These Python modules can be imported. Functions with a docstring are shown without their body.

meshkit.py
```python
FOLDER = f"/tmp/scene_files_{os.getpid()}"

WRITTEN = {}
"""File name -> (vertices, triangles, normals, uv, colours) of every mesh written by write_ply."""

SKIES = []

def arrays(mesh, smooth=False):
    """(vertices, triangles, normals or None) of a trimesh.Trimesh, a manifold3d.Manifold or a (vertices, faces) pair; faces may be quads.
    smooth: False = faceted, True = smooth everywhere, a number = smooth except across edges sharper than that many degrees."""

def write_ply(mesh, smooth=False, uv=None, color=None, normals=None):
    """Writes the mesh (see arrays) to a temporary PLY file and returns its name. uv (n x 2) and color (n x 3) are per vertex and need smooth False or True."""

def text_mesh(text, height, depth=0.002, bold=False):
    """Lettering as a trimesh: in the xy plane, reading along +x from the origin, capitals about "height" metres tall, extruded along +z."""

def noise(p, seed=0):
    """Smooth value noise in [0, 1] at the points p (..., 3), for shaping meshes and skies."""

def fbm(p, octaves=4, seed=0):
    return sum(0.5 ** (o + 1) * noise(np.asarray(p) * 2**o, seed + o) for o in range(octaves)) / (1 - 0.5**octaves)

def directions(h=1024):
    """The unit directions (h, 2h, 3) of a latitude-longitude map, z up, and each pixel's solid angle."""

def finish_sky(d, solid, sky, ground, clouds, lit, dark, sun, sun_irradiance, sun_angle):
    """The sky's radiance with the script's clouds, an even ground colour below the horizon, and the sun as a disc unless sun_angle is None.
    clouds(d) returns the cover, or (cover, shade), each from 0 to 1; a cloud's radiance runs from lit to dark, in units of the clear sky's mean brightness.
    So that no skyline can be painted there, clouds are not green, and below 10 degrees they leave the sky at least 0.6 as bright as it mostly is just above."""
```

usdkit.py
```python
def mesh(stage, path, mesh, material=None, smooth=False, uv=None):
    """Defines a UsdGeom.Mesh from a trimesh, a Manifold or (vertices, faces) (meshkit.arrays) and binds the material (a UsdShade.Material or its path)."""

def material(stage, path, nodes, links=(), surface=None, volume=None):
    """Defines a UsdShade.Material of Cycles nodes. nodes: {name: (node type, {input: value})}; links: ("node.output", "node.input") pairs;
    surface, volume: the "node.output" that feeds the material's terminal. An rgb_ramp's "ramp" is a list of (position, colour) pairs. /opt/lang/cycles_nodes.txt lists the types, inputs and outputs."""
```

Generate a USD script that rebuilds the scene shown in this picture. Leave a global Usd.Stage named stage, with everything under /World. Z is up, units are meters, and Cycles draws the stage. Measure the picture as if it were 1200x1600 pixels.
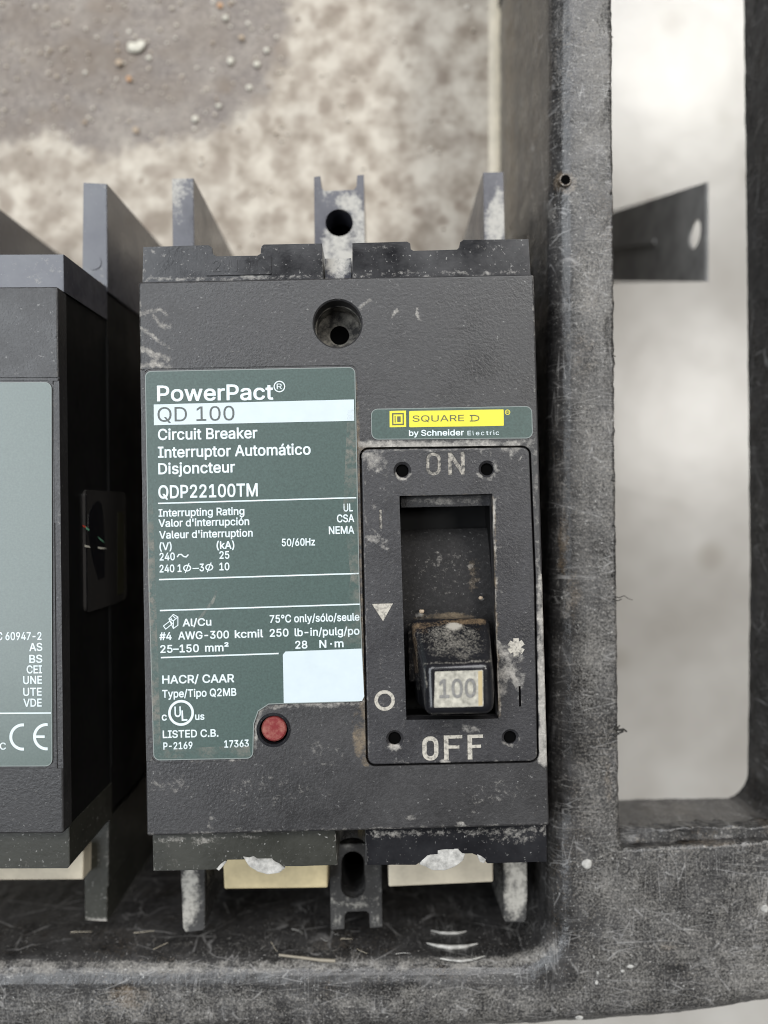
import math
import numpy as np, trimesh, usdkit, meshkit
import manifold3d as m3
from manifold3d import Manifold, CrossSection
from shapely.geometry import Polygon, LineString, Point, box as sbox
from shapely import affinity
from shapely.ops import unary_union
from scipy.spatial.transform import Rotation
from scipy.spatial import cKDTree
from pxr import Usd, UsdGeom, UsdLux, UsdShade, Gf, Sdf, Vt

stage = Usd.Stage.CreateInMemory()
UsdGeom.SetStageUpAxis(stage, 'Z'); UsdGeom.SetStageMetersPerUnit(stage, 1.0)
UsdGeom.Xform.Define(stage, '/World'); UsdGeom.Scope.Define(stage, '/World/Looks')
rng = np.random.default_rng(7)

# ------------------------------------------------------------------ camera and lamps
CAM_H = 0.40                                    # metres above the pale floor
F = 1250.0                                      # focal length in pixels of the 1200 x 1600 photograph
cam = UsdGeom.Camera.Define(stage, '/World/camera')
cam.AddTranslateOp().Set(Gf.Vec3d(0, 0, CAM_H))
cam.CreateFocalLengthAttr(6.4); cam.CreateHorizontalApertureAttr(6.4 * 1200 / F); cam.CreateVerticalApertureAttr(6.4 * 1600 / F)
cam.CreateFStopAttr(6.4 / 3.3); cam.CreateFocusDistanceAttr(0.155)
cam.CreateClippingRangeAttr(Gf.Vec2f(0.01, 50)); cam.CreateExposureAttr(0.25)

def lamp(name, pos, target, w, h, power, color):
    """A rectangular ceiling lamp that faces target."""
    l = UsdLux.RectLight.Define(stage, '/World/' + name)
    l.CreateWidthAttr(w); l.CreateHeightAttr(h); l.CreateIntensityAttr(power); l.CreateColorAttr(Gf.Vec3f(*color))
    p, t = np.array(pos, float), np.array(target, float)
    z = (p - t) / np.linalg.norm(p - t); x = np.cross([0, 1, 0], z); x /= np.linalg.norm(x); y = np.cross(z, x)
    m = Gf.Matrix4d(*x, 0, *y, 0, *z, 0, *p, 1)
    l.AddTransformOp().Set(m)
LAMPS = [
    ('ceiling_lamp_a', (-1.20, 0.32, 2.2), (0, 0, .2), 1.2, 2.2, 5.4, (0.90, 0.95, 1.0)),
    ('ceiling_lamp_b', (0.15, 1.60, 2.3), (0, 0, .2), 1.9, 0.8, 7.5, (0.98, 0.98, 1.0)),
    ('ceiling_lamp_c', (1.02, 1.47, 2.3), (.1, 0, 0), 0.44, 0.52, 18.0, (1.0, 0.98, 0.90)),
    ('ceiling_lamp_d', (1.04, 0.32, 2.3), (.1, 0, 0), 0.48, 0.42, 18.0, (1.0, 0.98, 0.94)),
]
for a in LAMPS: lamp(*a)

# ------------------------------------------------------------------ materials
def mat(name, nodes, links, surface='p.BSDF'):
    return usdkit.material(stage, '/World/Looks/' + name, nodes, links, surface=surface)

def plastic(name, base, rough=0.5, grain=1900, gdist=0.00004, gstr=0.6, var=0.25, speck=0.0, speck_scale=1500, speck_at=0.72, dust=(0.36, 0.34, 0.31), soil=(0.16, 0.125, 0.085), spec=0.5,
            scratch=0.0, big=90, aniso=(1, 1, 1), grit=0.0, grit_scale=520, dscale=950.0, dcon=-1.05):
    """Moulded plastic: fine grain, uneven tone, bright specks of dust, and dust / soil laid where the mesh says."""
    b = np.array(base, float)
    N = {'g': ('geometry', {}),
         'mp': ('mapping', {'scale': aniso}),
         'n1': ('noise_texture', {'scale': grain, 'detail': 3.0, 'roughness': 0.6}),
         'n2': ('noise_texture', {'scale': big, 'detail': 5.0, 'roughness': 0.65}),
         'n3': ('noise_texture', {'scale': speck_scale, 'detail': 2.0, 'roughness': 0.7}),
         'n4': ('noise_texture', {'scale': dscale, 'detail': 6.0, 'roughness': 0.75}),
         'r2': ('rgb_ramp', {'ramp': [(0.3, tuple(b * (1 - var))), (0.7, tuple(b * (1 + var)))]}),
         'r3': ('rgb_ramp', {'ramp': [(speck_at, (0, 0, 0)), (min(speck_at + 0.10, 1), (1, 1, 1))]}),
         's3': ('math', {'math_type': 'multiply', 'value2': speck}),
         'ad': ('attribute', {'attribute': 'dust'}), 'as': ('attribute', {'attribute': 'soil'}),
         # dust: wanted amount against a fine noise, so that it breaks up into grains
         'm1': ('map_range', {'from_min': 0.33, 'from_max': 0.67, 'to_min': dcon, 'to_max': -0.02, 'clamp': True}),
         'm2': ('math', {'math_type': 'multiply_add', 'value2': 1.55}),
         'm2c': ('math', {'math_type': 'minimum', 'value2': 1.0}), 'm2d': ('math', {'math_type': 'maximum', 'value2': 0.0}),
         'm3': ('math', {'math_type': 'multiply_add', 'value2': 1.55}),
         'm3c': ('math', {'math_type': 'minimum', 'value2': 1.0}), 'm3d': ('math', {'math_type': 'maximum', 'value2': 0.0}),
         'c1': ('mix', {'mix_type': 'mix', 'color2': soil}), 'c2': ('mix', {'mix_type': 'mix', 'color2': dust}), 'c3': ('mix', {'mix_type': 'mix', 'color2': (0.45, 0.44, 0.42)}),
         'ro': ('math', {'math_type': 'multiply_add', 'value2': 0.35, 'value3': rough, 'use_clamp': True}),
         'rv': ('map_range', {'from_min': 0.3, 'from_max': 0.7, 'to_min': rough - 0.11, 'to_max': rough + 0.11, 'clamp': True}),
         'bp': ('bump', {'strength': gstr, 'distance': gdist}),
         'p': ('principled_bsdf', {'specular_ior_level': spec})}
    L = [('g.position', 'mp.vector'), ('mp.vector', 'n1.vector'), ('mp.vector', 'n2.vector'), ('mp.vector', 'n3.vector'), ('g.position', 'n4.vector'),
         ('n2.fac', 'r2.fac'), ('n3.fac', 'r3.fac'), ('r3.color', 's3.value1'),
         ('n4.fac', 'm1.value'), ('ad.fac', 'm2.value1'), ('m1.result', 'm2.value3'), ('m2.value', 'm2c.value1'), ('m2c.value', 'm2d.value1'),
         ('as.fac', 'm3.value1'), ('m1.result', 'm3.value3'), ('m3.value', 'm3c.value1'), ('m3c.value', 'm3d.value1'),
         ('r2.color', 'c1.color1'), ('m3d.value', 'c1.fac'), ('c1.color', 'c2.color1'), ('m2d.value', 'c2.fac'), ('c2.color', 'c3.color1'), ('s3.value', 'c3.fac'),
         ('m2d.value', 'ro.value1'), ('n2.fac', 'rv.value'), ('rv.result', 'ro.value3'), ('ro.value', 'p.roughness'),
         ('n1.fac', 'bp.height'), ('bp.normal', 'p.normal')]
    last = 'c3.color'
    if grit:
        N |= {'ng': ('noise_texture', {'scale': grit_scale, 'detail': 9.0, 'roughness': 0.82}), 'rg': ('rgb_ramp', {'ramp': [(0.36, (1 - .8 * grit,) * 3), (0.49, (0.85,) * 3), (0.58, (1.15,) * 3), (0.68, (1 + 1.6 * grit,) * 3)]}),
              'cg': ('mix', {'mix_type': 'multiply', 'fac': 1.0})}
        L += [('mp.vector', 'ng.vector'), ('ng.fac', 'rg.fac'), (last, 'cg.color1'), ('rg.color', 'cg.color2')]; last = 'cg.color'
    if scratch:
        for k, (rot, sc) in enumerate([(0.25, (70, 520, 70)), (1.35, (520, 60, 70)), (-0.6, (60, 400, 50))]):
            N |= {f'sm{k}': ('mapping', {'rotation': (0, 0, rot), 'scale': sc}),
                  f'sv{k}': ('voronoi_texture', {'feature': 'distance_to_edge', 'scale': 1.0, 'randomness': 1.0}),
                  f'sr{k}': ('rgb_ramp', {'ramp': [(0.0, (1, 1, 1)), (0.022, (0, 0, 0))]}),
                  f'sn{k}': ('noise_texture', {'scale': 120.0 + 40 * k, 'detail': 4.0}),
                  f'st{k}': ('rgb_ramp', {'ramp': [(0.47, (0, 0, 0)), (0.66, (1, 1, 1))]}),
                  f'sx{k}': ('math', {'math_type': 'multiply'}), f'sy{k}': ('math', {'math_type': 'multiply', 'value2': scratch}),
                  f'sc{k}': ('mix', {'mix_type': 'mix', 'color2': (0.38, 0.37, 0.36)})}
            L += [('g.position', f'sm{k}.vector'), (f'sm{k}.vector', f'sv{k}.vector'), (f'sv{k}.distance', f'sr{k}.fac'), ('g.position', f'sn{k}.vector'), (f'sn{k}.fac', f'st{k}.fac'),
                  (f'sr{k}.color', f'sx{k}.value1'), (f'st{k}.color', f'sx{k}.value2'), (f'sx{k}.value', f'sy{k}.value1'), (last, f'sc{k}.color1'), (f'sy{k}.value', f'sc{k}.fac')]
            last = f'sc{k}.color'
    L.append((last, 'p.base_color'))
    return mat(name, N, L)

def plain(name, base, rough=0.5, var=0.12, big=300, grain=2500, gstr=0.2, gdist=0.00002, spec=0.5, **kw):
    b = np.array(base, float)
    return mat(name, {'g': ('geometry', {}), 'n': ('noise_texture', {'scale': big, 'detail': 5.0, 'roughness': 0.65}), 'r': ('rgb_ramp', {'ramp': [(0.3, tuple(b * (1 - var))), (0.7, tuple(b * (1 + var * .6)))]}),
                      'n1': ('noise_texture', {'scale': grain, 'detail': 2.0}), 'bp': ('bump', {'strength': gstr, 'distance': gdist}),
                      'p': ('principled_bsdf', {'roughness': rough, 'specular_ior_level': spec, **kw})},
               [('g.position', 'n.vector'), ('g.position', 'n1.vector'), ('n.fac', 'r.fac'), ('r.color', 'p.base_color'), ('n1.fac', 'bp.height'), ('bp.normal', 'p.normal')])

M_COVER = plastic('grey_black_cover', (0.037, 0.0358, 0.0365), rough=0.42, spec=0.5, speck=0.35, speck_at=0.665, gstr=0.9, gdist=0.00009, var=0.15, grit=0.24, grit_scale=1300)
M_PANEL = plastic('toggle_panel_plastic', (0.034, 0.033, 0.0355), rough=0.42, spec=0.5, speck=0.35, speck_at=0.665, gstr=0.9, gdist=0.00009, var=0.15, grit=0.24, grit_scale=1300)
M_BLACK = plastic('black_housing', (0.007, 0.007, 0.007), rough=0.5, spec=0.15, speck=0.12, gstr=0.25, speck_scale=700, speck_at=0.74)
M_TIER = plastic('black_shield_plastic', (0.014, 0.014, 0.016), rough=0.26, speck=0.6, speck_at=0.66, gstr=0.35)
M_TIER_WORN = plastic('olive_black_shield_plastic', (0.028, 0.028, 0.022), rough=0.40, speck=0.6, speck_at=0.65, gstr=1.0, grain=900)
M_FIN = plastic('barrier_plastic', (0.046, 0.047, 0.060), rough=0.27, speck=0.3, speck_at=.68, gstr=0.12, spec=0.6, dust=(0.40, 0.385, 0.35))
M_HANDLE = plastic('glossy_handle_plastic', (0.012, 0.012, 0.014), rough=0.2, speck=0.35, speck_at=0.70, gstr=0.3, dust=(0.36, 0.335, 0.29), soil=(0.20, 0.14, 0.085), dscale=2400.0, dcon=-0.8)
M_SHUTTER = plastic('shutter_plastic', (0.022, 0.021, 0.021), rough=0.75, spec=0.2, speck=0.4, speck_at=0.66, gstr=0.8, gdist=0.0002, grit=.4, grit_scale=1200)
M_HOLE = plain('hole_black', (0.003, 0.003, 0.003), rough=0.9, spec=0.0)  # black for solid plugs that paint the shade inside holes
M_LABEL = plain('green_grey_label', (0.056, 0.090, 0.080), rough=0.42, var=0.30, big=2600, grain=1800, gstr=0.35, gdist=0.00003)
M_LABEL_GLARE = plain('glare_green_grey_label', (0.086, 0.118, 0.105), rough=0.26, var=0.16, big=2600, grain=1800, gstr=0.3, gdist=0.000012, spec=0.62)  # lighter copy of the label green, glare put into its colour
M_LABEL_RIM = plain('label_edge', (0.22, 0.25, 0.24), rough=0.5)
M_WHITE = plain('label_white_ink', (0.66, 0.74, 0.76), rough=0.5, var=0.05)
M_BAR = plain('label_pale_blue_white', (0.56, 0.635, 0.67), rough=0.45, var=0.04)
M_INK = plain('label_dark_ink', (0.085, 0.10, 0.095), rough=0.5)
M_YELLOW = plain('logo_yellow', (0.72, 0.64, 0.045), rough=0.45, var=0.06)
M_LOGOINK = plain('logo_ink', (0.10, 0.105, 0.05), rough=0.5)
M_CREAM = plain('cream_terminal_plastic', (0.62, 0.52, 0.31), rough=0.5, var=0.25, big=160)
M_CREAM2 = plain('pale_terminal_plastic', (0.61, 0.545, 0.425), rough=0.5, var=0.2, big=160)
M_CHIP = plain('white_broken_plastic', (0.42, 0.41, 0.385), rough=0.5, var=0.5, big=700)
M_RATING = plain('rating_ivory', (0.42, 0.40, 0.34), rough=0.6, var=0.5, big=900)
M_RATING_INK = plain('rating_grey_relief', (0.21, 0.205, 0.195), rough=0.5, var=0.4, big=1500)
def speckled(name, a, b, lo, hi, scale=1300, rough=0.7):
    return mat(name, {'g': ('geometry', {}), 'n': ('noise_texture', {'scale': scale, 'detail': 5.0, 'roughness': 0.75}), 'r': ('rgb_ramp', {'ramp': [(lo, a), (hi, b)]}), 'bp': ('bump', {'strength': 0.6, 'distance': 0.00006}),
                      'p': ('principled_bsdf', {'roughness': rough})}, [('g.position', 'n.vector'), ('n.fac', 'r.fac'), ('r.color', 'p.base_color'), ('n.fac', 'bp.height'), ('bp.normal', 'p.normal')])
M_DUSTFILL = speckled('dust_in_engraving', (0.05, 0.048, 0.046), (0.40, 0.37, 0.32), 0.40, 0.62)
M_DUSTFILL2 = speckled('thick_dust_in_engraving', (0.06, 0.057, 0.053), (0.47, 0.44, 0.38), 0.30, 0.52)
M_RED = speckled('dusty_red_button', (0.17, 0.012, 0.014), (0.36, 0.16, 0.12), 0.46, 0.80, scale=420)
M_HOLEDUST = speckled('dust_in_screw_well', (0.012, 0.011, 0.010), (0.30, 0.28, 0.24), 0.40, 0.72, scale=420)
M_STEEL = plain('dark_strap_metal', (0.36, 0.35, 0.335), rough=0.55, var=0.5, big=60)
M_FIBRE = plain('black_fibre', (0.02, 0.018, 0.015), rough=0.7)
M_STICKER = mat('smoky_clear_sticker', {'p': ('principled_bsdf', {'base_color': (0.036, 0.034, 0.033), 'roughness': 0.12, 'specular_ior_level': 0.9})}, [])
M_STICKER2 = mat('smoky_sticker_oval', {'p': ('principled_bsdf', {'base_color': (0.010, 0.010, 0.012), 'roughness': 0.16, 'specular_ior_level': 0.7})}, [])
M_STICKER3 = mat('olive_sticker_edge', {'p': ('principled_bsdf', {'base_color': (0.030, 0.030, 0.010), 'roughness': 0.3})}, [])
M_GLINTS = [plain('painted_glint_red', (0.75, 0.10, 0.06), 0.3), plain('painted_glint_green', (0.25, 0.62, 0.40), 0.3), plain('painted_glint_white', (0.85, 0.82, 0.72), 0.3)]  # flat colours that paint the glare on the side sticker
M_CRATE = plastic('weathered_black_crate', (0.040, 0.0385, 0.038), rough=0.33, grain=1100, gdist=0.00018, gstr=0.8, var=0.55, big=150, speck=0.75, speck_scale=1700, speck_at=0.63, scratch=0.55, grit=0.30, grit_scale=1100, dust=(0.275, 0.26, 0.238), soil=(0.145, 0.108, 0.072), dscale=2000.0, dcon=-1.15)
M_POST = plastic('worn_grey_post', (0.052, 0.051, 0.050), rough=0.24, spec=0.6, speck=0.5, speck_at=0.64, gstr=0.4, dust=(0.36, 0.345, 0.31))

# tray floor: pale worn surface, darker film, brown rust spots (all laid by the mesh)
M_TRAY = mat('stained_tray_floor', {
    'g': ('geometry', {}), 'n': ('noise_texture', {'scale': 130.0, 'detail': 6.0, 'roughness': 0.6}), 'nf': ('noise_texture', {'scale': 900.0, 'detail': 4.0, 'roughness': 0.7}),
    'r': ('rgb_ramp', {'ramp': [(0.34, (0.22, 0.178, 0.132)), (0.5, (0.385, 0.335, 0.272)), (0.64, (0.51, 0.462, 0.385))]}),
    'film': ('attribute', {'attribute': 'film'}), 'spot': ('attribute', {'attribute': 'spot'}), 'soil': ('attribute', {'attribute': 'soil'}),
    'rf': ('rgb_ramp', {'ramp': [(0.34, (0.085, 0.068, 0.056)), (0.52, (0.17, 0.143, 0.123)), (0.68, (0.29, 0.25, 0.22))]}),
    'c1': ('mix', {}), 'c2': ('mix', {'color2': (0.19, 0.145, 0.105)}), 'c3': ('mix', {'color2': (0.13, 0.095, 0.065)}),
    'bp': ('bump', {'strength': 0.5, 'distance': 0.0002}), 'p': ('principled_bsdf', {'roughness': 0.5})},
    [('g.position', 'n.vector'), ('g.position', 'nf.vector'), ('n.fac', 'r.fac'), ('nf.fac', 'rf.fac'), ('r.color', 'c1.color1'), ('rf.color', 'c1.color2'), ('film.fac', 'c1.fac'),
     ('c1.color', 'c2.color1'), ('spot.fac', 'c2.fac'), ('c2.color', 'c3.color1'), ('soil.fac', 'c3.fac'), ('c3.color', 'p.base_color'), ('nf.fac', 'bp.height'), ('bp.normal', 'p.normal')])
M_GROUND = mat('pale_sealed_floor', {
    'g': ('geometry', {}), 'n': ('noise_texture', {'scale': 22.0, 'detail': 4.0, 'roughness': 0.55}), 'r': ('rgb_ramp', {'ramp': [(0.32, (0.41, 0.385, 0.35)), (0.68, (0.53, 0.51, 0.475))]}),
    'v': ('voronoi_texture', {'scale': 26.0, 'randomness': 1.0}), 'vr': ('rgb_ramp', {'ramp': [(0.0, (0.62, 0.58, 0.53)), (0.12, (0.74, 0.71, 0.67)), (0.24, (1, 1, 1))]}), 'mx': ('mix', {'mix_type': 'multiply', 'fac': 0.7}),
    'nb': ('noise_texture', {'scale': 14.0, 'detail': 3.0}), 'bp': ('bump', {'strength': 0.3, 'distance': 0.0026}),
    'p': ('principled_bsdf', {'roughness': 0.24, 'specular_ior_level': 0.5})},
    [('g.position', 'n.vector'), ('n.fac', 'r.fac'), ('g.position', 'v.vector'), ('v.distance', 'vr.fac'), ('r.color', 'mx.color1'), ('vr.color', 'mx.color2'), ('mx.color', 'p.base_color'),
     ('g.position', 'nb.vector'), ('nb.fac', 'bp.height'), ('bp.normal', 'p.normal')])

# ------------------------------------------------------------------ helpers. Shapes are worked out in millimetres, either relative to the lens (x right, y up, z = -depth)
# or in a breaker's own frame (origin at the middle of its face, z = 0 on the face), and written in metres.
used = {}
def numbered(path):
    k = used.get(path, 0); used[path] = k + 1
    return path if k == 0 else f'{path}_{k:03d}'

def tag(prim, label=None, cat=None, group=None, kind=None):
    for k, v in (('label', label), ('category', cat), ('group', group), ('kind', kind)):
        if v: prim.SetCustomDataByKey(k, v)
    return prim

class Frame:
    """A rigid pose: millimetres relative to the lens = R v + t; zb: the local height of the thing's base."""
    def __init__(s, rot=(0, 0, 0), t=(0, 0, 0), base=(0, 0, 0)):
        s.R = Rotation.from_euler('xyz', rot, degrees=True).as_matrix(); s.t = np.array(t, float); s.base = np.array(base, float)
    def at(s, px, py, z=0.0):
        """Local point at height z that lies on the photograph's line of sight through a pixel."""
        d = s.R.T @ np.array([(px - 600) / F, (800 - py) / F, -1.0]); o = s.R.T @ (-s.t)
        k = (z - o[2]) / d[2]
        return (o + k * d)[:2]
    def pix(s, v):
        q = v @ s.R.T + s.t
        return np.c_[600 + F * q[:, 0] / -q[:, 2], 800 - F * q[:, 1] / -q[:, 2]]
    def matrix(s):
        p = (s.R @ s.base + s.t) / 1000 + [0, 0, CAM_H]
        m = np.eye(4); m[:3, :3] = s.R.T; m[3, :3] = p
        return Gf.Matrix4d(*m.ravel())
LENS = Frame()

def thing(name, frame, label, cat, group=None, kind=None):
    x = UsdGeom.Xform.Define(stage, numbered('/World/' + name))
    x.AddTransformOp().Set(frame.matrix())
    return tag(x.GetPrim(), label, cat, group, kind)

def to_tm(mesh):
    if hasattr(mesh, 'to_mesh'):
        m = mesh.to_mesh(); return trimesh.Trimesh(np.array(m.vert_properties[:, :3]), np.array(m.tri_verts), process=False)
    return mesh

def part(parent, name, mesh, material, frame, smooth=35, paint=None, label=None, kind=None):
    """One mesh under parent. paint: {primvar: function of local points in mm}."""
    mesh = to_tm(mesh)
    v = (np.asarray(mesh.vertices, float) - frame.base) / 1000
    path = numbered(str(parent.GetPath()) + '/' + name)
    g = usdkit.mesh(stage, path, (v, np.asarray(mesh.faces)), material, smooth=smooth)
    if paint:
        w = np.array(g.GetPointsAttr().Get(), float) * 1000 + frame.base
        for k, fn in paint.items():
            UsdGeom.PrimvarsAPI(g).CreatePrimvar(k, Sdf.ValueTypeNames.FloatArray, 'vertex').Set(Vt.FloatArray.FromNumpy(np.clip(fn(w), 0, 1).astype(np.float32)))
    return tag(g.GetPrim(), label, kind=kind)

def cs(poly):
    """shapely -> CrossSection"""
    polys = getattr(poly, 'geoms', [poly]); rings = []
    for p in polys:
        if p.is_empty: continue
        rings.append(np.array(p.exterior.coords)[:-1]); rings += [np.array(i.coords)[:-1] for i in p.interiors]
    return CrossSection(rings, m3.FillRule.EvenOdd)

def slab(poly, z0, z1, bevel=0.0):
    """Plate between z0 and z1; its top edges are bevelled in two steps."""
    if bevel <= 0: return Manifold.extrude(cs(poly), z1 - z0).translate((0, 0, z0))
    out = Manifold.extrude(cs(poly), z1 - z0 - bevel).translate((0, 0, z0))
    n = 4
    for k in range(n):
        a0, a1 = math.pi / 2 * k / n, math.pi / 2 * (k + 1) / n
        p = poly.buffer(-bevel * (1 - math.cos((a0 + a1) / 2)), join_style=1)
        lo = z1 - bevel + bevel * math.sin(a0) - (0.02 if k else 0.0); hi = z1 - bevel + bevel * math.sin(a1)
        out = out + Manifold.extrude(cs(p), hi - lo + (0.0)).translate((0, 0, lo))
    return out

def convex_slab(poly, z0, z1, bevel=0.4, n=4):
    """Convex plate with really rounded top edges (hull of slices)."""
    pts = [np.c_[np.array(poly.exterior.coords)[:-1], np.full(len(poly.exterior.coords) - 1, z0)]]
    for k in range(n + 1):
        a = math.pi / 2 * k / n
        p = poly.buffer(-bevel * (1 - math.cos(a)), join_style=1) if k else poly
        c = np.array(p.exterior.coords)[:-1]; pts.append(np.c_[c, np.full(len(c), z1 - bevel + bevel * math.sin(a))])
    return Manifold.hull_points(np.vstack(pts))

def rounded(poly, r, rin=None):
    rin = r if rin is None else rin
    p = poly.buffer(-r, join_style=2).buffer(r, quad_segs=6)
    return p.buffer(rin, join_style=2).buffer(-rin, quad_segs=6) if rin else p

def pxpoly(fr, pts, z=0.0, r=0.0, rin=0.0):
    p = Polygon([fr.at(x, y, z) for x, y in pts])
    return rounded(p, r, rin) if r else p

def disc(fr, px, py, r_mm, z=0.0, n=24):
    c = fr.at(px, py, z); return Point(*c).buffer(r_mm, quad_segs=n // 4)

def cyl(c, r, z0, z1, r1=None, n=40):
    return Manifold.cylinder(z1 - z0, r, r if r1 is None else r1, n).translate((float(c[0]), float(c[1]), z0))

def rounded_hull(points, r, n=16):
    s = Manifold.sphere(r, n)
    return Manifold.batch_hull([s.translate(tuple(map(float, p))) for p in points])

def lumpy(p, s, seed=0, octaves=4):
    """fbm in about [-1, 1] at points in mm, features of about s mm"""
    return (meshkit.fbm(np.asarray(p) / s + 100.0, octaves, seed) - 0.5) * 2.6

def smoothstep(a, b, x):
    t = np.clip((x - a) / (b - a), 0, 1); return t * t * (3 - 2 * t)

def seg_dist(P, pts):
    pts = np.array(pts, float); d = np.full(len(P), 1e9)
    for a, b in zip(pts[:-1], pts[1:]):
        ab = b - a; t = np.clip(((P - a) @ ab) / (ab @ ab + 1e-12), 0, 1)
        d = np.minimum(d, np.linalg.norm(P - a - t[:, None] * ab, axis=1))
    return d

def painter(fr, feats, seed=0, base=0.0, jitter=5.0):
    """Amount of dust, soil and painted light from strokes ('l', points, half width, amount) and blobs ('b', x, y, rx, ry, amount) given where the photograph shows them on this surface."""
    def fn(v):
        P = fr.pix(v); n = lumpy(v, 2.2, seed); n2 = lumpy(v, 0.9, seed + 9)
        Pj = P + jitter * np.c_[lumpy(v, 3.0, seed + 1), lumpy(v, 3.0, seed + 2)]
        out = np.full(len(v), base) + 0.04 * n
        for ft in feats:
            if ft[0] == 'l':
                a = ft[3] * (1 - smoothstep(ft[2] * 0.35, ft[2] * 1.3, seg_dist(Pj, ft[1])))
            else:
                a = ft[5] * (1 - smoothstep(0.45, 1.15, np.hypot((Pj[:, 0] - ft[1]) / ft[3], (Pj[:, 1] - ft[2]) / ft[4])))
            out = np.maximum(out, a * (0.85 + 0.45 * n + 0.2 * n2))
        return out
    return fn

def text_poly_mesh(text, bold=False):
    return meshkit.text_mesh(text, 1.0, 1.0, bold)
_text = {}
def lettering(parent, fr, text, x0, y0, x1, y1, cap, material, z=0.0, bold=False, name='lettering', thick=0.05, label=None):
    """A line of print: from pixel (x0, y0) on the base line to (x1, y1), capitals cap pixels high."""
    key = (text, bold)
    if key not in _text: _text[key] = text_poly_mesh(text, bold)
    m = _text[key].copy(); b = m.bounds
    a, c = fr.at(x0, y0, z), fr.at(x1, y1, z); d = c - a; w = np.hypot(*d); u = d / w; n = np.array([-u[1], u[0]])
    h = cap / F * -(fr.R @ np.array([*a, z]) + fr.t)[2]
    v = m.vertices; X = (v[:, 0] - b[0, 0]) / (b[1, 0] - b[0, 0]) * w; Y = v[:, 1] * h
    m.vertices = np.c_[a + X[:, None] * u + Y[:, None] * n, z + v[:, 2] * thick]
    return part(parent, name, m, material, fr, smooth=False, label=label)

def stroke(parent, fr, pts, width_px, material, z=0.0, name='printed_line', thick=0.05, closed=False, label=None):
    q = [fr.at(x, y, z) for x, y in pts]
    w = width_px / F * -(fr.R @ np.array([*q[0], z]) + fr.t)[2]
    p = LineString(q + q[:1] if closed else q).buffer(w / 2, cap_style=2, join_style=2)
    return part(parent, name, slab(p, z, z + thick), material, fr, smooth=False, label=label)

def patch(parent, fr, pts, material, z=0.0, r=0.0, name='printed_patch', thick=0.04, label=None):
    return part(parent, name, slab(pxpoly(fr, pts, z, r), z, z + thick), material, fr, smooth=False, label=label)

def ring(parent, fr, px, py, r_px, w_px, material, z=0.0, name='printed_ring', thick=0.05, sx=1.0, sy=1.0, z_from=None, label=None):
    k = 1 / F * -(fr.t[2] + z)
    a = affinity.scale(Point(0, 0).buffer((r_px + w_px / 2) * k, quad_segs=12), sx, sy); b = affinity.scale(Point(0, 0).buffer((r_px - w_px / 2) * k, quad_segs=12), sx, sy)
    c = fr.at(px, py, z)
    return part(parent, name, slab(affinity.translate(a.difference(b), *c), z, z + thick), material, fr, smooth=False, label=label)

# ------------------------------------------------------------------ setting: pale floor below, crate with its tray
ground = tag(usdkit.mesh(stage, '/World/ground', (np.array([[-3, -3, 0], [3, -3, 0], [3, 3, 0], [-3, 3, 0]], float), np.array([[0, 1, 2, 3]])), M_GROUND).GetPrim(), kind='structure')

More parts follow.
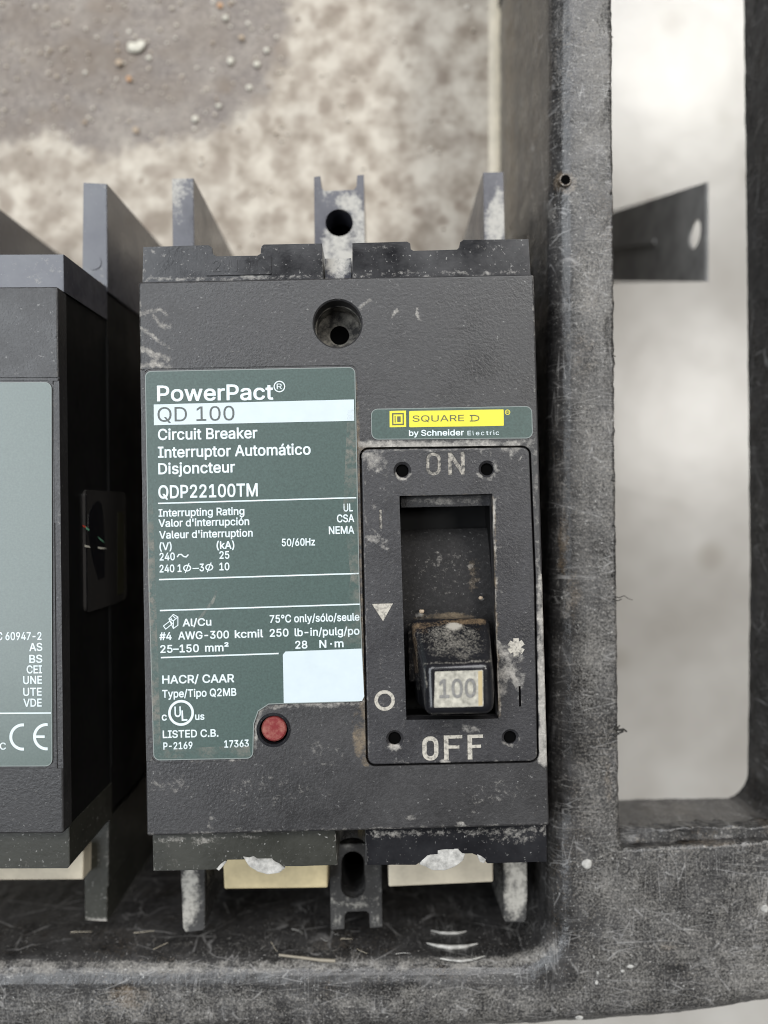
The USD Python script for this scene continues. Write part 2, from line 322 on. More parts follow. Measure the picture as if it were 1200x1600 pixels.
DT, DF = 172.0, 240.0            # depth of the crate's rim and of its tray floor below the lens
cr = Frame(base=(0, 0, -400))
crate = thing('crate', cr, 'weathered black plastic crate with dusty scratched rim around both breakers', 'crate')
def rrect(x0, y0, x1, y1, r):
    return sbox(x0 + r, y0 + r, x1 - r, y1 - r).buffer(r, quad_segs=6)
def cpoly(pts, d=DT): return Polygon([LENS.at(x, y, -d) for x, y in pts])

def loft(slices):
    out = []
    for (p0, z0), (p1, z1) in zip(slices[:-1], slices[1:]):
        a, b = np.array(p0.exterior.coords)[:-1], np.array(p1.exterior.coords)[:-1]
        out.append(Manifold.hull_points(np.vstack([np.c_[a, np.full(len(a), z0)], np.c_[b, np.full(len(b), z1)]])))
    return Manifold.batch_boolean(out, m3.OpType.Add)
RF = 5.0
sl = [(rrect(-330, -96.2, 34.4, 300, 7), -260), (rrect(-330, -96.2, 34.4, 300, 7), -240), (rrect(-330, -97.3, 36.0, 300, 8), -DT - RF)]
for k in range(1, 7):
    a = math.pi / 2 * k / 6; o = RF * (1 - math.cos(a)) if k < 6 else RF + 0.3
    sl.append((rrect(-330, -97.3 - o, 36.0 + o, 300, 8 + o), -DT - RF + RF * math.sin(a) if k < 6 else -DT + 0.3))
sl.append((rrect(-330, -97.3 - RF - .3, 36.3 + RF, 300, 13), -DT + 6))
pocket = loft(sl)
outline = Polygon([tuple(LENS.at(x, y, -DT)) for x, y in [(-420, 1640), (500, 1628), (840, 1618), (1013, 1606), (1100, 1597), (1200, 1582), (1290, 1560), (1350, 1500), (1376, 1400)]] + [(105.5, -40), (104, 170), (-140, 170)])
def right_round(p, r, x): return unary_union([rounded(p, r), rounded(p, 1.2).intersection(sbox(-500, -500, x, 500))])
opening = right_round(cpoly([(954, -400), (957, 300), (961, 700), (965, 1100), (968, 1328), (1262, 1312), (1258, 700), (1250, -400)]), 5.0, 70)
opening_low = rounded(Polygon([LENS.at(x, y, -200.7) for x, y in [(905, -400), (905, 1252), (1168, 1247), (1172, 900), (1166, 300), (1158, -300)]]), 6.0)
op_pts = lambda p, z: np.c_[np.array(p.exterior.coords)[:-1], np.full(len(p.exterior.coords) - 1, z)]
open_low2 = right_round(Polygon([(49.2, 160), (50.6, -72.3)] + [tuple(LENS.at(x, y, -200.7)) for x, y in [(1168, 1247), (1172, 900), (1166, 300), (1158, -300)]]), 6.5, 75)
cut_open = Manifold.hull_points(np.vstack([op_pts(opening.convex_hull, -DT), op_pts(open_low2.convex_hull, -200.7)])) + Manifold.extrude(cs(opening.convex_hull), 6).translate((0, 0, -DT)) + Manifold.extrude(cs(open_low2.convex_hull), 6).translate((0, 0, -206.6))
RO = 6.0
flange = convex_slab(outline.convex_hull, -200.7, -DT, RO, 8)
wall = Manifold.extrude(cs(sbox(-140, -110, 47.5, 170)), 246 - 200).translate((0, 0, -246))
frame = (flange + wall) - pocket - cut_open
frame = frame.trim_by_plane((1, 0, 0), -125).trim_by_plane((0, -1, 0), -150)
frame = frame.refine_to_length(1.1)
tm = to_tm(frame); tm.merge_vertices()
import shapely
v = tm.vertices.copy()
ed = shapely.distance(shapely.points(v[:, :2]), opening.exterior)
near_top = np.exp(-((v[:, 2] + DT) / 4.0) ** 2)
rag = near_top * np.exp(-(ed / 1.8) ** 2)
dz = 0.28 * lumpy(v, 9, 3) + 0.15 * lumpy(v, 3.0, 4) + 0.10 * lumpy(v, 1.4, 14) + rag * (0.35 * lumpy(v, 2.2, 5) - 0.25)
s1 = v * np.array([1, 1, 0.12])
on_wall = (v[:, 2] < -DT - 1.0)
dx = 0.10 * lumpy(v, 3.0, 24) + 0.22 * lumpy(s1, 2.2, 6) * on_wall * (1 - .75 * (v[:, 0] > 60)) + rag * 0.26 * lumpy(v, 1.6, 25)
dy = 0.10 * lumpy(v, 3.0, 26) + 0.22 * lumpy(s1, 2.2, 27) * on_wall + rag * 0.4 * lumpy(v, 2.0, 28)
tm.vertices = v + np.c_[dx, dy, dz * (v[:, 2] > -235)]
def bl(x, y, rx, ry, a): return ('b', x, y, rx, ry, a)
crate_dust_and_light = painter(LENS, [
    ('l', [(0, 1512), (350, 1512), (560, 1507), (800, 1503), (860, 1480)], 14, .78), bl(120, 1545, 160, 30, .35),  # first stroke paints the highlight along the rounded rail edge
    ('l', [(440, 1495), (525, 1502)], 5, .85), bl(555, 1492, 14, 10, .7), bl(380, 1482, 260, 24, .40), bl(420, 1470, 420, 30, .24), bl(820, 1440, 40, 60, .35), bl(880, 60, 50, 240, .45), bl(920, 160, 30, 250, .5), bl(900, 300, 30, 40, .5), bl(860, 330, 8, 20, .7), bl(905, 540, 40, 50, .45),
    bl(880, 780, 10, 120, .5), bl(930, 850, 30, 110, .35), bl(885, 940, 12, 60, .55), bl(930, 1290, 35, 60, .5), bl(985, 1375, 30, 12, .65), bl(1090, 1440, 130, 90, .55), bl(1180, 1530, 60, 40, .75), bl(1030, 1485, 35, 22, .6),
    bl(1060, 1360, 140, 22, .3), bl(700, 1570, 300, 45, .58), bl(300, 1570, 280, 45, .60), bl(1040, 1420, 180, 70, .5), bl(1120, 1480, 120, 60, .62), bl(1190, 1420, 18, 25, .8), ('l', [(965, 1330), (1080, 1322), (1200, 1315)], 7, .5),  # corner blobs mix dust with painted sheen at the rail's right end
    ('l', [(957, 0), (960, 500), (966, 1300)], 4, .4), ('l', [(782, -100), (784, 380)], 9, .85), ('l', [(800, -100), (803, 330)], 14, .3), bl(1080, 1272, 130, 26, .5), ('l', [(868, 0), (872, 1300)], 5, .42), bl(1000, 1560, 120, 40, .4), bl(1100, 1500, 120, 40, .45)], seed=21, base=0.03, jitter=7)  # inner wall strokes mix dust with painted bounce from the tray floor
crate_soil_and_bounce = painter(LENS, [bl(60, 1440, 180, 50, .30), bl(350, 1440, 220, 40, .3), bl(900, 60, 60, 30, .4), bl(915, 560, 30, 60, .55), bl(883, 285, 22, 26, .9), bl(880, 850, 12, 70, .75), bl(895, 930, 20, 60, .55), bl(200, 1560, 55, 25, .7), bl(1040, 1480, 26, 12, .6), bl(1090, 1312, 90, 10, .7),
    ('l', [(790, -100), (792, 380)], 22, .95), bl(825, 120, 30, 260, .6), bl(810, 300, 30, 120, .45), bl(950, 1225, 10, 40, .6), bl(920, 470, 20, 20, .6)], seed=31, base=0.08, jitter=9)  # inner wall stripe: brown soil with floor bounce painted in
# the small screw hole in the rim
rh = LENS.at(883, 282, -DT)
PIT = sbox(-330, -97.3, 36.0, 300)
def rim_dust(w):
    up = smoothstep(-DT - 3.5, -DT - .6, w[:, 2])
    rim = shapely.distance(shapely.points(w[:, :2]), PIT)
    up = up * (0.35 + 0.65 * smoothstep(1.5, 8.0, rim))
    return np.maximum(crate_dust_and_light(w), up * (0.48 + 0.16 * lumpy(w, 9, 401) + 0.10 * lumpy(w * [1, .4, 1], 2, 402)))
part(crate, 'frame', tm, M_CRATE, cr, smooth=60, paint={'dust': rim_dust, 'soil': lambda w: np.maximum(crate_soil_and_bounce(w), 0.22 + 0.26 * lumpy(w, 12, 421) + .12 * lumpy(w, 3, 422))}, label='weathered black rim with dusty scratched faces and a long slot')
part(crate, 'screw_hole', cyl(rh, 1.35, -DT - 4, -DT + 0.42, n=20) - cyl(rh, 1.05, -DT - 3, -DT + 1, n=20), M_CRATE, cr, paint={'soil': lambda w: np.full(len(w), .75)})
part(crate, 'screw_hole', cyl(rh + [.05, 0], 1.06, -DT - 3.2, -DT + 0.30, n=20), M_HOLE, cr)  # black plug painting the shade in the hole
# straw, crumb and loose fibres stuck to the lower wall
def tube(pts, r):
    return trimesh.util.concatenate([trimesh.creation.cylinder(r * (1 - 0.6 * i / len(pts)), segment=[a, b], sections=6) for i, (a, b) in enumerate(zip(pts[:-1], pts[1:]))])
def wall_pt(x, d): return np.array([(x - 600) / F * d, -97.0, -d])
part(crate, 'straw', tube([wall_pt(x, d) for x, d in ((524, 172.9), (500, 173.2), (470, 174.2), (436, 175.2))], .38), plain('tan_straw', (0.27, 0.24, 0.19), .7), cr)
for k in range(18):
    x, d = rng.uniform(-20, 840), rng.uniform(174.5, 186); a_ = rng.uniform(-1.2, 1.2); l_ = rng.uniform(1.5, 5)
    q = [wall_pt(x, d) + np.array([l_ * t * math.cos(a_), 0.12, l_ * t * math.sin(a_) + .5 * math.sin(3 * t + k)]) for t in np.linspace(0, 1, 5)]
    part(crate, 'loose_fibre', tube(q, rng.uniform(.035, .075)), [M_CHIP, M_FIBRE, M_CREAM2][k % 3], cr)
# the rest of the crate, out of the picture: plain rails and skirt down to the floor
part(crate, 'rail', Manifold.cube((12, 370, 74)).translate((-222, -110, -246)), M_CRATE, cr)
part(crate, 'rail', Manifold.cube((315, 12, 74)).translate((-222, 260, -246)) , M_CRATE, cr)
part(crate, 'rail', Manifold.cube((14, 109.5, 74)).translate((34, 150.3, -246)), M_CRATE, cr)
part(crate, 'rail', Manifold.cube((84.5, 14, 74)).translate((-209.8, -110, -246)), M_CRATE, cr)
part(crate, 'skirt', (Manifold.cube((269, 382, 153.5)) - Manifold.cube((257, 370, 200)).translate((6, 6, -10))).translate((-222, -110, -399.9)), M_CRATE, cr)

# tray floor
xs = np.unique(np.r_[np.linspace(-210, -120, 20), np.arange(-120, 40, 0.75), 40]); ys = np.unique(np.r_[np.linspace(-97, 20, 40), np.arange(20, 165, 0.75), np.linspace(165, 260, 20)])
gx, gy = np.meshgrid(xs, ys); nx, ny = len(xs), len(ys)
V = np.c_[gx.ravel(), gy.ravel(), np.full(nx * ny, -DF)]
V[:, 2] += 0.22 * lumpy(V, 14, 41) + 0.10 * lumpy(V, 3, 42) - 0.1
ii, jj = np.meshgrid(np.arange(nx - 1), np.arange(ny - 1)); a = (jj * nx + ii).ravel()
Fq = np.c_[a, a + 1, a + 1 + nx, a + nx]
film_poly = Polygon([(-300, -300), (455, -300), (452, 20), (446, 90), (420, 130), (405, 165), (360, 190), (335, 215), (300, 222), (250, 226), (215, 232), (190, 240), (160, 246), (135, 235), (118, 222), (90, 212), (60, 216), (30, 218), (-300, 216)])
def film(v):
    P = LENS.pix(v); P = P + 20 * np.c_[lumpy(v, 7, 51), lumpy(v, 7, 52)] + 12 * np.c_[lumpy(v, 2.0, 55), lumpy(v, 2.0, 56)]
    from shapely import contains_xy, points, distance
    ins = contains_xy(film_poly, P[:, 0], P[:, 1]); d = distance(points(P), film_poly.exterior); sd = np.where(ins, d, -d)
    return smoothstep(-16, 14, sd) * (0.84 + 0.20 * lumpy(v, 10, 53) + .14 * lumpy(v, 2.2, 57)) + 0.16 * np.clip(lumpy(v, 12, 54) + .2, 0, 1)
spots = [(55, 262, 34, 26), (95, 265, 22, 24), (12, 258, 16, 20), (55, 312, 15, 14), (245, 268, 24, 16), (345, 262, 18, 26), (85, 335, 16, 14), (232, 352, 14, 16), (10, 320, 15, 18), (90, 378, 22, 12), (360, 365, 22, 18), (380, 312, 14, 12), (476, 112, 19, 14), (457, 152, 11, 14), (508, 166, 11, 16), (466, 192, 12, 15),
    (434, 188, 9, 9), (413, 188, 10, 12), (557, 158, 16, 22), (527, 200, 12, 12), (623, 170, 8, 9), (497, 218, 9, 9), (440, 228, 18, 18), (432, 255, 12, 16), (437, 337, 14, 14), (532, 280, 10, 11), (618, 290, 10, 14), (640, 280, 7, 8), (510, 75, 10, 14), (540, 55, 12, 10), (600, 5, 14, 8), (525, 15, 20, 8), (490, 25, 6, 12), (585, 95, 12, 12), (690, 120, 11, 14), (708, 192, 6, 7), (725, 50, 12, 12), (630, 230, 10, 10), (655, 330, 12, 10), (580, 262, 7, 9), (720, 298, 14, 9),
    (690, 345, 12, 9), (402, 158, 13, 13), (350, 135, 12, 11), (440, 80, 14, 20), (160, 10, 30, 14), (300, 330, 12, 14)]
for _ in range(40): spots.append((rng.uniform(-60, 770), rng.uniform(230, 400), rng.uniform(4, 9), rng.uniform(4, 9)))
for _ in range(26): spots.append((rng.uniform(460, 770), rng.uniform(0, 230), rng.uniform(3, 8), rng.uniform(3, 9)))
def spot(v):
    P = LENS.pix(v); P = P + 5 * np.c_[lumpy(v, 3.5, 61), lumpy(v, 3.5, 62)]; out = np.zeros(len(v)); n = lumpy(v, 2.5, 63)
    for k, (x, y, rx, ry) in enumerate(spots):
        q = np.hypot((P[:, 0] - x) / rx, (P[:, 1] - y) / ry); out = np.maximum(out, (0.42 + 0.33 * ((k * 37) % 10) / 10) * (1 - smoothstep(0.55, 1.2, q)))
    return out * (0.9 + 0.45 * n) + 0.22 * np.clip(lumpy(v, 6, 64), 0, 1)
tray_soil = painter(LENS, [bl(125, 90, 70, 45, .7), bl(180, 90, 45, 34, .75), bl(60, 30, 80, 25, .4), bl(240, 150, 70, 22, .35), bl(90, 180, 60, 22, .4), bl(330, 60, 40, 30, .35), bl(170, 25, 50, 30, .35), bl(60, 80, 40, 40, .4), bl(160, 130, 160, 30, .35), bl(280, 80, 40, 25, .35), bl(350, 135, 18, 14, .5), bl(20, 200, 40, 25, .4), bl(20, 130, 30, 30, .3), ('l', [(782, 380), (784, 0)], 10, .25)], seed=71, jitter=12)
tray = trimesh.Trimesh(V, np.vstack([Fq[:, [0, 1, 2]], Fq[:, [0, 2, 3]]]), process=False)
part(crate, 'tray_floor', tray, M_TRAY, cr, smooth=True, paint={'film': film, 'spot': spot, 'soil': tray_soil}, label='pale stained tray floor with a grey dirt film and brown spots')
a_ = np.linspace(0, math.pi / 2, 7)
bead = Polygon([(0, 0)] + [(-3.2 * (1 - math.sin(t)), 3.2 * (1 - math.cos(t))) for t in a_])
part(crate, 'lit_band_bead', Manifold.extrude(cs(bead), 340).transform(np.array([[1, 0, 0, 34.6], [0, 0, -1, 255], [0, 1, 0, -DF - .05]], float)), M_CREAM2, cr, label='cream bead added for the lit band along the wall foot')  # its cream colour carries the bright band of light at the wall foot
# pale curved ridges standing on the lower wall
for xs_, ds_, rr in (((674, 688, 701, 716, 728), (185.4, 184.6, 184.2, 184.4, 185.2), .34), ((667, 685, 704, 724, 746), (180.0, 178.9, 178.3, 178.6, 179.8), .5), ((688, 705, 722, 740, 757), (173.9, 173.2, 173.0, 173.6, 174.8), .3)):
    pts_ = [np.array([(x - 600) / F * d_, -97.05, -d_]) for x, d_ in zip(xs_, ds_)]
    rs_ = [.12, rr * .8, rr, rr * .8, .1]
    sp = [Manifold.sphere(r_, 12).translate(tuple(p_)) for p_, r_ in zip(pts_, rs_)]
    ridge = to_tm(Manifold.batch_boolean([Manifold.batch_hull([a1, b1]) for a1, b1 in zip(sp[:-1], sp[1:])], m3.OpType.Add).refine_to_length(.5))
    rv_ = ridge.vertices; ridge.vertices = rv_ + .07 * np.c_[lumpy(rv_, 1, 411), lumpy(rv_, 1, 412), lumpy(rv_, 1, 413)]
    part(crate, 'pale_ridge', ridge, M_CHIP, cr, smooth=50, label='pale curved ridge on the lower inner wall')
part(crate, 'tray_board', Manifold.cube((256, 369, 4.5)).translate((-215.8, -104, -245.9)), M_CRATE, cr)

# torn lip along the near edge of the slot
lp = Manifold.cube((41.5, 3.0, 3.4)).translate((50.8, -72.6, -DT - 6.2)).refine_to_length(.7)
lt = to_tm(lp); lv = lt.vertices; lt.vertices = lv + np.c_[0 * lv[:, 0], .75 * lumpy(lv, 3.2, 431) + .35 * lumpy(lv, 1.1, 432) + .035 * (lv[:, 0] - 50), .7 * lumpy(lv, 2.6, 433)]
part(crate, 'torn_lip', lt, M_CRATE, cr, smooth=50, paint={'dust': lambda w: .25 + .45 * lumpy(w, 3, 434), 'soil': lambda w: .3 + .5 * lumpy(w, 4, 435)}, label='ragged torn lip along the near edge of the slot')

# frayed fibres and pale chips on the rim
def tube(pts, r):
    t = trimesh.util.concatenate([trimesh.creation.cylinder(r * (1 - 0.6 * i / len(pts)), segment=[a, b], sections=6) for i, (a, b) in enumerate(zip(pts[:-1], pts[1:]))]); return t
def fibre(px, d, r=0.09): part(crate, 'frayed_fibre', tube([np.r_[LENS.at(x, y, -d), -d - 0.15 * i] for i, (x, y) in enumerate(px)], r), M_FIBRE, cr)
fibre([(960, 932), (968, 934), (976, 931), (983, 936), (990, 938)], DT, .10); fibre([(958, 936), (966, 939), (972, 936)], DT, .12)
fibre([(960, 1138), (968, 1141), (975, 1140), (980, 1144)], DT, .3); fibre([(960, 1150), (967, 1146), (975, 1143)], DT, .25); fibre([(961, 1135), (966, 1137), (969, 1134)], DT, .2)
fibre([(958, 820), (962, 824)], DT, .12); fibre([(957, 555), (962, 557)], DT, .1); fibre([(954, 55), (958, 58)], DT, .1); fibre([(955, 750), (962, 752)], DT, .1)
def chip(px, py, r, seed, d=DT, flat=0.45, sx=1.0):
    s = trimesh.creation.icosphere(2, 1.0); s.vertices *= (1 + 0.28 * lumpy(s.vertices * 3 + seed * 17.0, 1.6, seed))[:, None]; s.vertices *= [r * sx * .9, r * .9, r * flat * .5]
    s.vertices += np.r_[LENS.at(px, py, -d), -d + 0.05]; return s
for i, (x, y, r, sx) in enumerate([(917, 1350, 1.15, 1.0),  (985, 1510, .35, 2.2), (973, 1517, .35, 1.2), (928, 1495, .35, .6), (934, 1520, .4, .8), (932, 1535, .5, .8), (905, 1590, .5, 1.8), (1195, 1420, .9, .9)]):
    part(crate, 'pale_chip', chip(x, y, r, i + 3, sx=sx), M_CHIP, cr)

# ------------------------------------------------------------------ grit lying on the tray
def pebble_mesh(r, seed, flat=.7):
    s = trimesh.creation.icosphere(2, 1.0); s.vertices *= (1 + 0.30 * lumpy(s.vertices * 2.0 + seed * 13.0, 1.5, seed))[:, None]; s.vertices *= np.array([r, r * (0.8 + .3 * ((seed * 7) % 5) / 5), r * flat]); return s
M_PEB = [plain('white_pebble', (0.62, 0.59, 0.50), .4), plain('amber_pebble', (0.50, 0.28, 0.14), .4), plain('tan_pebble', (0.45, 0.35, 0.25), .5)]
pebbles = [(213, 74, 2.1, 0, 'heart shaped cream stone chip, largest of the grit on the tray'), (361, 97, 1.15, 0, 'smooth white pebble right of the heart shaped chip'), (402, 102, 1.1, 0, 'white pebble near the right edge of the dark film'), (202, 125, .95, 1, 'orange amber pebble below the heart shaped stone chip'),
    (353, 30, 1.05, 0, 'cream pebble near the upper edge above the white ones'), (390, 138, .95, 0, 'white pebble below the two bright white pebbles'), (344, 10, .95, 1, 'amber pebble at the upper edge of the picture'), (378, 61, 1.0, 2, 'tan pebble above the two bright white pebbles'), (213, 205, 1.1, 2, 'tan pebble near the lower edge of the dark film'), (233, 92, .9, 0, 'small pale sliver of stone right below the heart shaped chip'),
    (187, 100, 1.2, 2, 'tan stone on dark soil left below the heart chip'), (305, 187, 1.0, 0, 'white drop shaped pebble low in the dark film'), (342, 167, .9, 0, 'white pebble between the amber and drop shaped ones'), (417, 80, .9, 0, 'white pebble at the far right of the dark film'), (133, 192, .7, 2, 'small tan pebble in the lower left of the film')]
for i, (x, y, r, k, lab) in enumerate(pebbles):
    c = LENS.at(x, y, -DF); fr = Frame(t=(c[0], c[1], -DF + 0.15), base=(0, 0, 0))
    m = pebble_mesh(r * (1 if i == 0 else .85), i + 1, .3 if i == 0 else .5)
    if i == 0:
        vv = m.vertices; vv[:, 1] -= 0.55 * r * np.exp(-(vv[:, 0] / (0.45 * r)) ** 2) * (vv[:, 1] > 0); vv[:, 0] *= 1.25; m.vertices = vv @ Rotation.from_euler('z', 12, degrees=True).as_matrix().T
    m.vertices[:, 2] -= m.vertices[:, 2].min()
    g = usdkit.mesh(stage, numbered('/World/pebble'), (m.vertices / 1000, m.faces), M_PEB[k], smooth=True); g.AddTransformOp().Set(fr.matrix())
    tag(g.GetPrim(), lab, 'pebble', 'pebbles on the tray floor')
grains = []
for i in range(300):
    x, y = (rng.uniform(-60, 460), rng.uniform(-40, 225)) if i < 220 else (rng.uniform(0, 770), rng.uniform(0, 400))
    m = pebble_mesh(rng.uniform(.2, .62), 30 + i, .8); m.vertices += np.r_[LENS.at(x, y, -DF), -DF + .1]; grains.append(m)
g = usdkit.mesh(stage, '/World/grit', (trimesh.util.concatenate(grains).vertices / 1000 + [0, 0, CAM_H], trimesh.util.concatenate(grains).faces), speckled('grit_mix', (0.30, 0.22, 0.15), (0.70, 0.66, 0.58), .35, .6, scale=180), smooth=True)
tag(g.GetPrim(), 'fine pale grit scattered over the stained tray floor', 'grit', kind='stuff')

# ------------------------------------------------------------------ leaning strap seen through the slot
X0 = 89.4
def strap_pt(d, u): # u: 0..27.45 across
    k = (d - 221.5) / (311 - 221.5); y0 = 63.8 + k * (89.6 - 63.8)
    return (y0 + u)
prof = Polygon([(strap_pt(221.5, 0), -221.5), (strap_pt(221.5, 27.4), -221.5), (strap_pt(398, 27.4), -399.5), (strap_pt(398, 0), -399.5)])
hole = affinity.scale(Point(strap_pt(229.5, 13.5), -229.3).buffer(4.0, quad_segs=8), 1, 1.1)
st = Manifold.extrude(cs(prof.difference(hole)), .8)                     # (y, z) -> extruded along x
M = np.array([[0, 0, 1, X0 - .4], [1, 0, 0, 0], [0, 1, 0, 0]], float)
sf = Frame(base=(X0, 110, -400))
strap = thing('strap', sf, 'dark flat strap with a round hole standing below the slot', 'strap')
part(strap, 'plate', st.transform(M), M_STEEL, sf)
rib = Polygon([(strap_pt(262, 12.5), -262), (strap_pt(262, 14), -262), (strap_pt(396, 15), -396), (strap_pt(396, 13), -396)])
part(strap, 'rib', Manifold.extrude(cs(rib), 1.0).transform(M).translate((-.95, 0, 0)), M_STEEL, sf)

# ------------------------------------------------------------------ circuit breakers
def breaker_base(fr, z_to=-90):
    """cuts a solid off where the tray floor lies"""
    nrm = fr.R.T @ np.array([0, 0, 1.0]); off = nrm @ (fr.R.T @ (np.array([0, 0, -DF + 0.35]) - fr.t))
    return lambda m: m.trim_by_plane(tuple(nrm), float(off))

W, H = 76.0, 105.23
# ---- the main breaker
A = Frame((-1.4985, 0.5993, 1.2798), (-7.879, -7.597, -152.36), base=(0, 0, -87))
cutA = breaker_base(A)
ba = thing('circuit_breaker', A, 'black two pole breaker, toggle at OFF, green label with white print', 'circuit breaker', 'circuit breakers lying in the crate')

face = sbox(-W / 2, -H / 2, W / 2, H / 2)
face_r = rounded(face, 0.5)
panel = pxpoly(A, [(564.5, 702), (826.5, 699), (834.5, 900), (839.5, 1188.5), (575, 1194.5), (568.7, 900)], 0, 1.4)
label_out = [(226.6, 580), (555, 573.5), (562, 920), (569.5, 1096), (443.5, 1099.5), (420, 1100.5), (404, 1111), (397, 1131), (395.5, 1185), (240, 1188), (232, 900)]
label_p = pxpoly(A, label_out, 0, 1.2)
pocket_p = panel.buffer(0.38, join_style=1)
pit = A.at(527.5, 505.5); btn = A.at(427.5, 1140.5)
cover = convex_slab(face_r, -4.0, 0, 0.45)
cover = cover - Manifold.extrude(cs(pocket_p), 3.2).translate((0, 0, -3.0)) - cyl(pit, 4.55, -9, 1) - cyl(pit, 4.5, -.32, 0.02, 4.85) - cyl(btn, 3.25, -3, 1, n=36)
# shallow label seat, left notch and moulding lines
cover = cover - Manifold.extrude(cs(label_p.buffer(0.45)), 1).translate((0, 0, -0.16))
cover = cover - Manifold.extrude(cs(Polygon([A.at(205, 577), A.at(226, 577), A.at(237, 1190), A.at(215, 1190)])), 1).translate((0, 0, -0.35))
through = Manifold.extrude(cs(pxpoly(A, [(624, 775), (769, 771.5), (779, 1122.5), (634.8, 1124.5)], 0)), 30).translate((0, 0, -20))
cover = (cover - through).refine_to_length(0.5)
cov_dust = painter(A, [
    ('l', [(216, 492), (240, 487), (252, 483), (263, 496)], 4.5, .75), ('l', [(236, 490), (246, 506), (264, 511)], 4.5, .75), ('l', [(217, 513), (240, 525), (266, 543)], 4.5, .8), ('l', [(217, 542), (240, 556), (267, 562)], 6, .75), ('l', [(217, 573), (240, 567), (267, 574)], 6, .75),
    ('l', [(613, 494), (621, 485)], 4, .7), ('l', [(653, 484), (652, 492), (656, 500)], 3.5, .75), ('l', [(524, 462), (531, 456)], 3, .6), ('l', [(563, 480), (577, 469)], 4, .6), ('l', [(350, 552), (400, 535)], 2, .35),
    ('l', [(216, 440), (217, 580)], 3, .5), ('l', [(230, 1188), (390, 1190)], 4, .35), bl(361, 1190, 5, 4, .95), ('l', [(398, 1180), (400, 1130), (410, 1108), (445, 1101), (568, 1097)], 6, .62),
    ('l', [(565, 695), (700, 694), (832, 692)], 8, 1.0), ('l', [(844, 905), (848, 1050), (850, 1190)], 9, 1.05), bl(846, 1000, 9, 60, 1.0), bl(848, 1150, 9, 40, 1.0), ('l', [(834, 700), (841, 900)], 5, .45), ('l', [(227, 600), (236, 1000), (238, 1185)], 3, .35),
    bl(260, 1225, 40, 22, .34), bl(420, 1235, 120, 35, .28), bl(390, 1240, 20, 14, .38), bl(330, 1290, 8, 30, .42), bl(640, 1280, 12, 6, .5), bl(740, 1270, 5, 4, .7), bl(718, 1288, 8, 4, .8), bl(250, 1225, 12, 8, .5), bl(770, 1240, 70, 30, .26), bl(500, 1180, 60, 30, .3),
    ('l', [(600, 645), (575, 640)], 3, .3), bl(730, 633, 4, 3, .8), bl(664, 636, 4, 3, .7), ('l', [(680, 620), (718, 619)], 2, .4), ('l', [(229, 1303), (858, 1288)], 3, .4), ('l', [(833, 430), (836, 640)], 3, .4)], seed=81, base=.06, jitter=4)
cov_soil = painter(A, [('l', [(556, 590), (562, 800), (566, 1000), (572, 1195)], 6, .8), bl(562, 1150, 12, 50, .75), bl(560, 1120, 14, 18, .6), ('l', [(560, 700), (600, 696)], 7, .8), ('l', [(560, 694), (700, 696)], 6, .45), bl(430, 1098, 40, 8, .45)], seed=91, base=.05, jitter=4)
part(ba, 'cover', cover, M_COVER, A, paint={'dust': cov_dust, 'soil': cov_soil}, smooth=40)
# screw well in the cover
pc = A.at(531, 526, -9)
well = cyl(pit, 4.75, -10.2, -8.0) - cyl(pc, 1.95, -20, 0, n=28)
part(ba, 'screw_well', (cyl(pit, 5.0, -8.2, -4.02) - cyl(pit, 4.4, -20, 2)) + well, M_HOLEDUST, A)
part(ba, 'screw_well', cyl(pc, 2.1, -16, -8.25, n=28), M_HOLE, A, label='black plug painting the shade of the bore in the screw well')

tier_z, fin_z = -2.6, -27.0
# housing below the cover
hb = Polygon([(-W / 2 + .3, -H / 2 + .4), (W / 2 - .3, -H / 2 + .4), (W / 2 - .3, H / 2 - .4), (-W / 2 + .3, H / 2 - .4)])
housing = Manifold.extrude(cs(hb), 22.8).translate((0, 0, fin_z))
housing = housing - Manifold.extrude(cs(panel.buffer(-1)), 20).translate((0, 0, -17)) - cyl(pit, 6, -24, 0) - cyl(btn, 3.3, -15, 0)
part(ba, 'housing', housing, M_BLACK, A)
tl = [[(223.5, 385.5), (325, 382.5), (331, 386), (333, 397), (338, 400), (402, 399), (407, 396), (408, 385), (412, 381.5), (503, 380), (505, 445), (222, 452)],
      [(550.5, 379.5), (636, 377), (641, 380), (642, 389), (646, 391.5), (714, 389.5), (718, 386), (719, 378), (724, 374.5), (826, 373), (830, 440), (550.5, 445)]]
tb = [[(238, 1296), (524, 1290), (527, 1352), (470, 1354), (443, 1354), (432, 1348), (418, 1343), (355, 1344), (348, 1351), (342, 1359), (239, 1361.5)],
      [(571, 1288), (854, 1282), (855, 1347), (762, 1349.5), (752, 1340), (738, 1334), (672, 1336), (660, 1345), (650, 1352), (574, 1352)]]
tier_dust_t = painter(A, [('l', [(222, 436), (503, 433)], 5, .55), ('l', [(550, 431), (829, 426)], 5, .5), ('l', [(232, 388), (260, 402), (285, 415)], 1.6, .6), ('l', [(423, 388), (460, 393)], 3, .35), bl(590, 390, 30, 6, .4), bl(770, 387, 40, 8, .3), ('l', [(222, 385), (222, 438)], 3, .5), ('l', [(505, 382), (503, 434)], 2, .5), ('l', [(826, 375), (828, 428)], 2, .5)], seed=101, base=.04, jitter=3)
tier_dust_b = painter(A, [('l', [(240, 1310), (400, 1308)], 7, .5), bl(290, 1315, 60, 8, .45), ('l', [(572, 1304), (856, 1296)], 8, .55), bl(800, 1310, 60, 10, .5), bl(260, 1340, 30, 25, .2), bl(242, 1358, 5, 4, .9), ('l', [(527, 1300), (527, 1352)], 3, .5), ('l', [(571, 1300), (573, 1350)], 3, .5)], seed=111, base=.06, jitter=3)
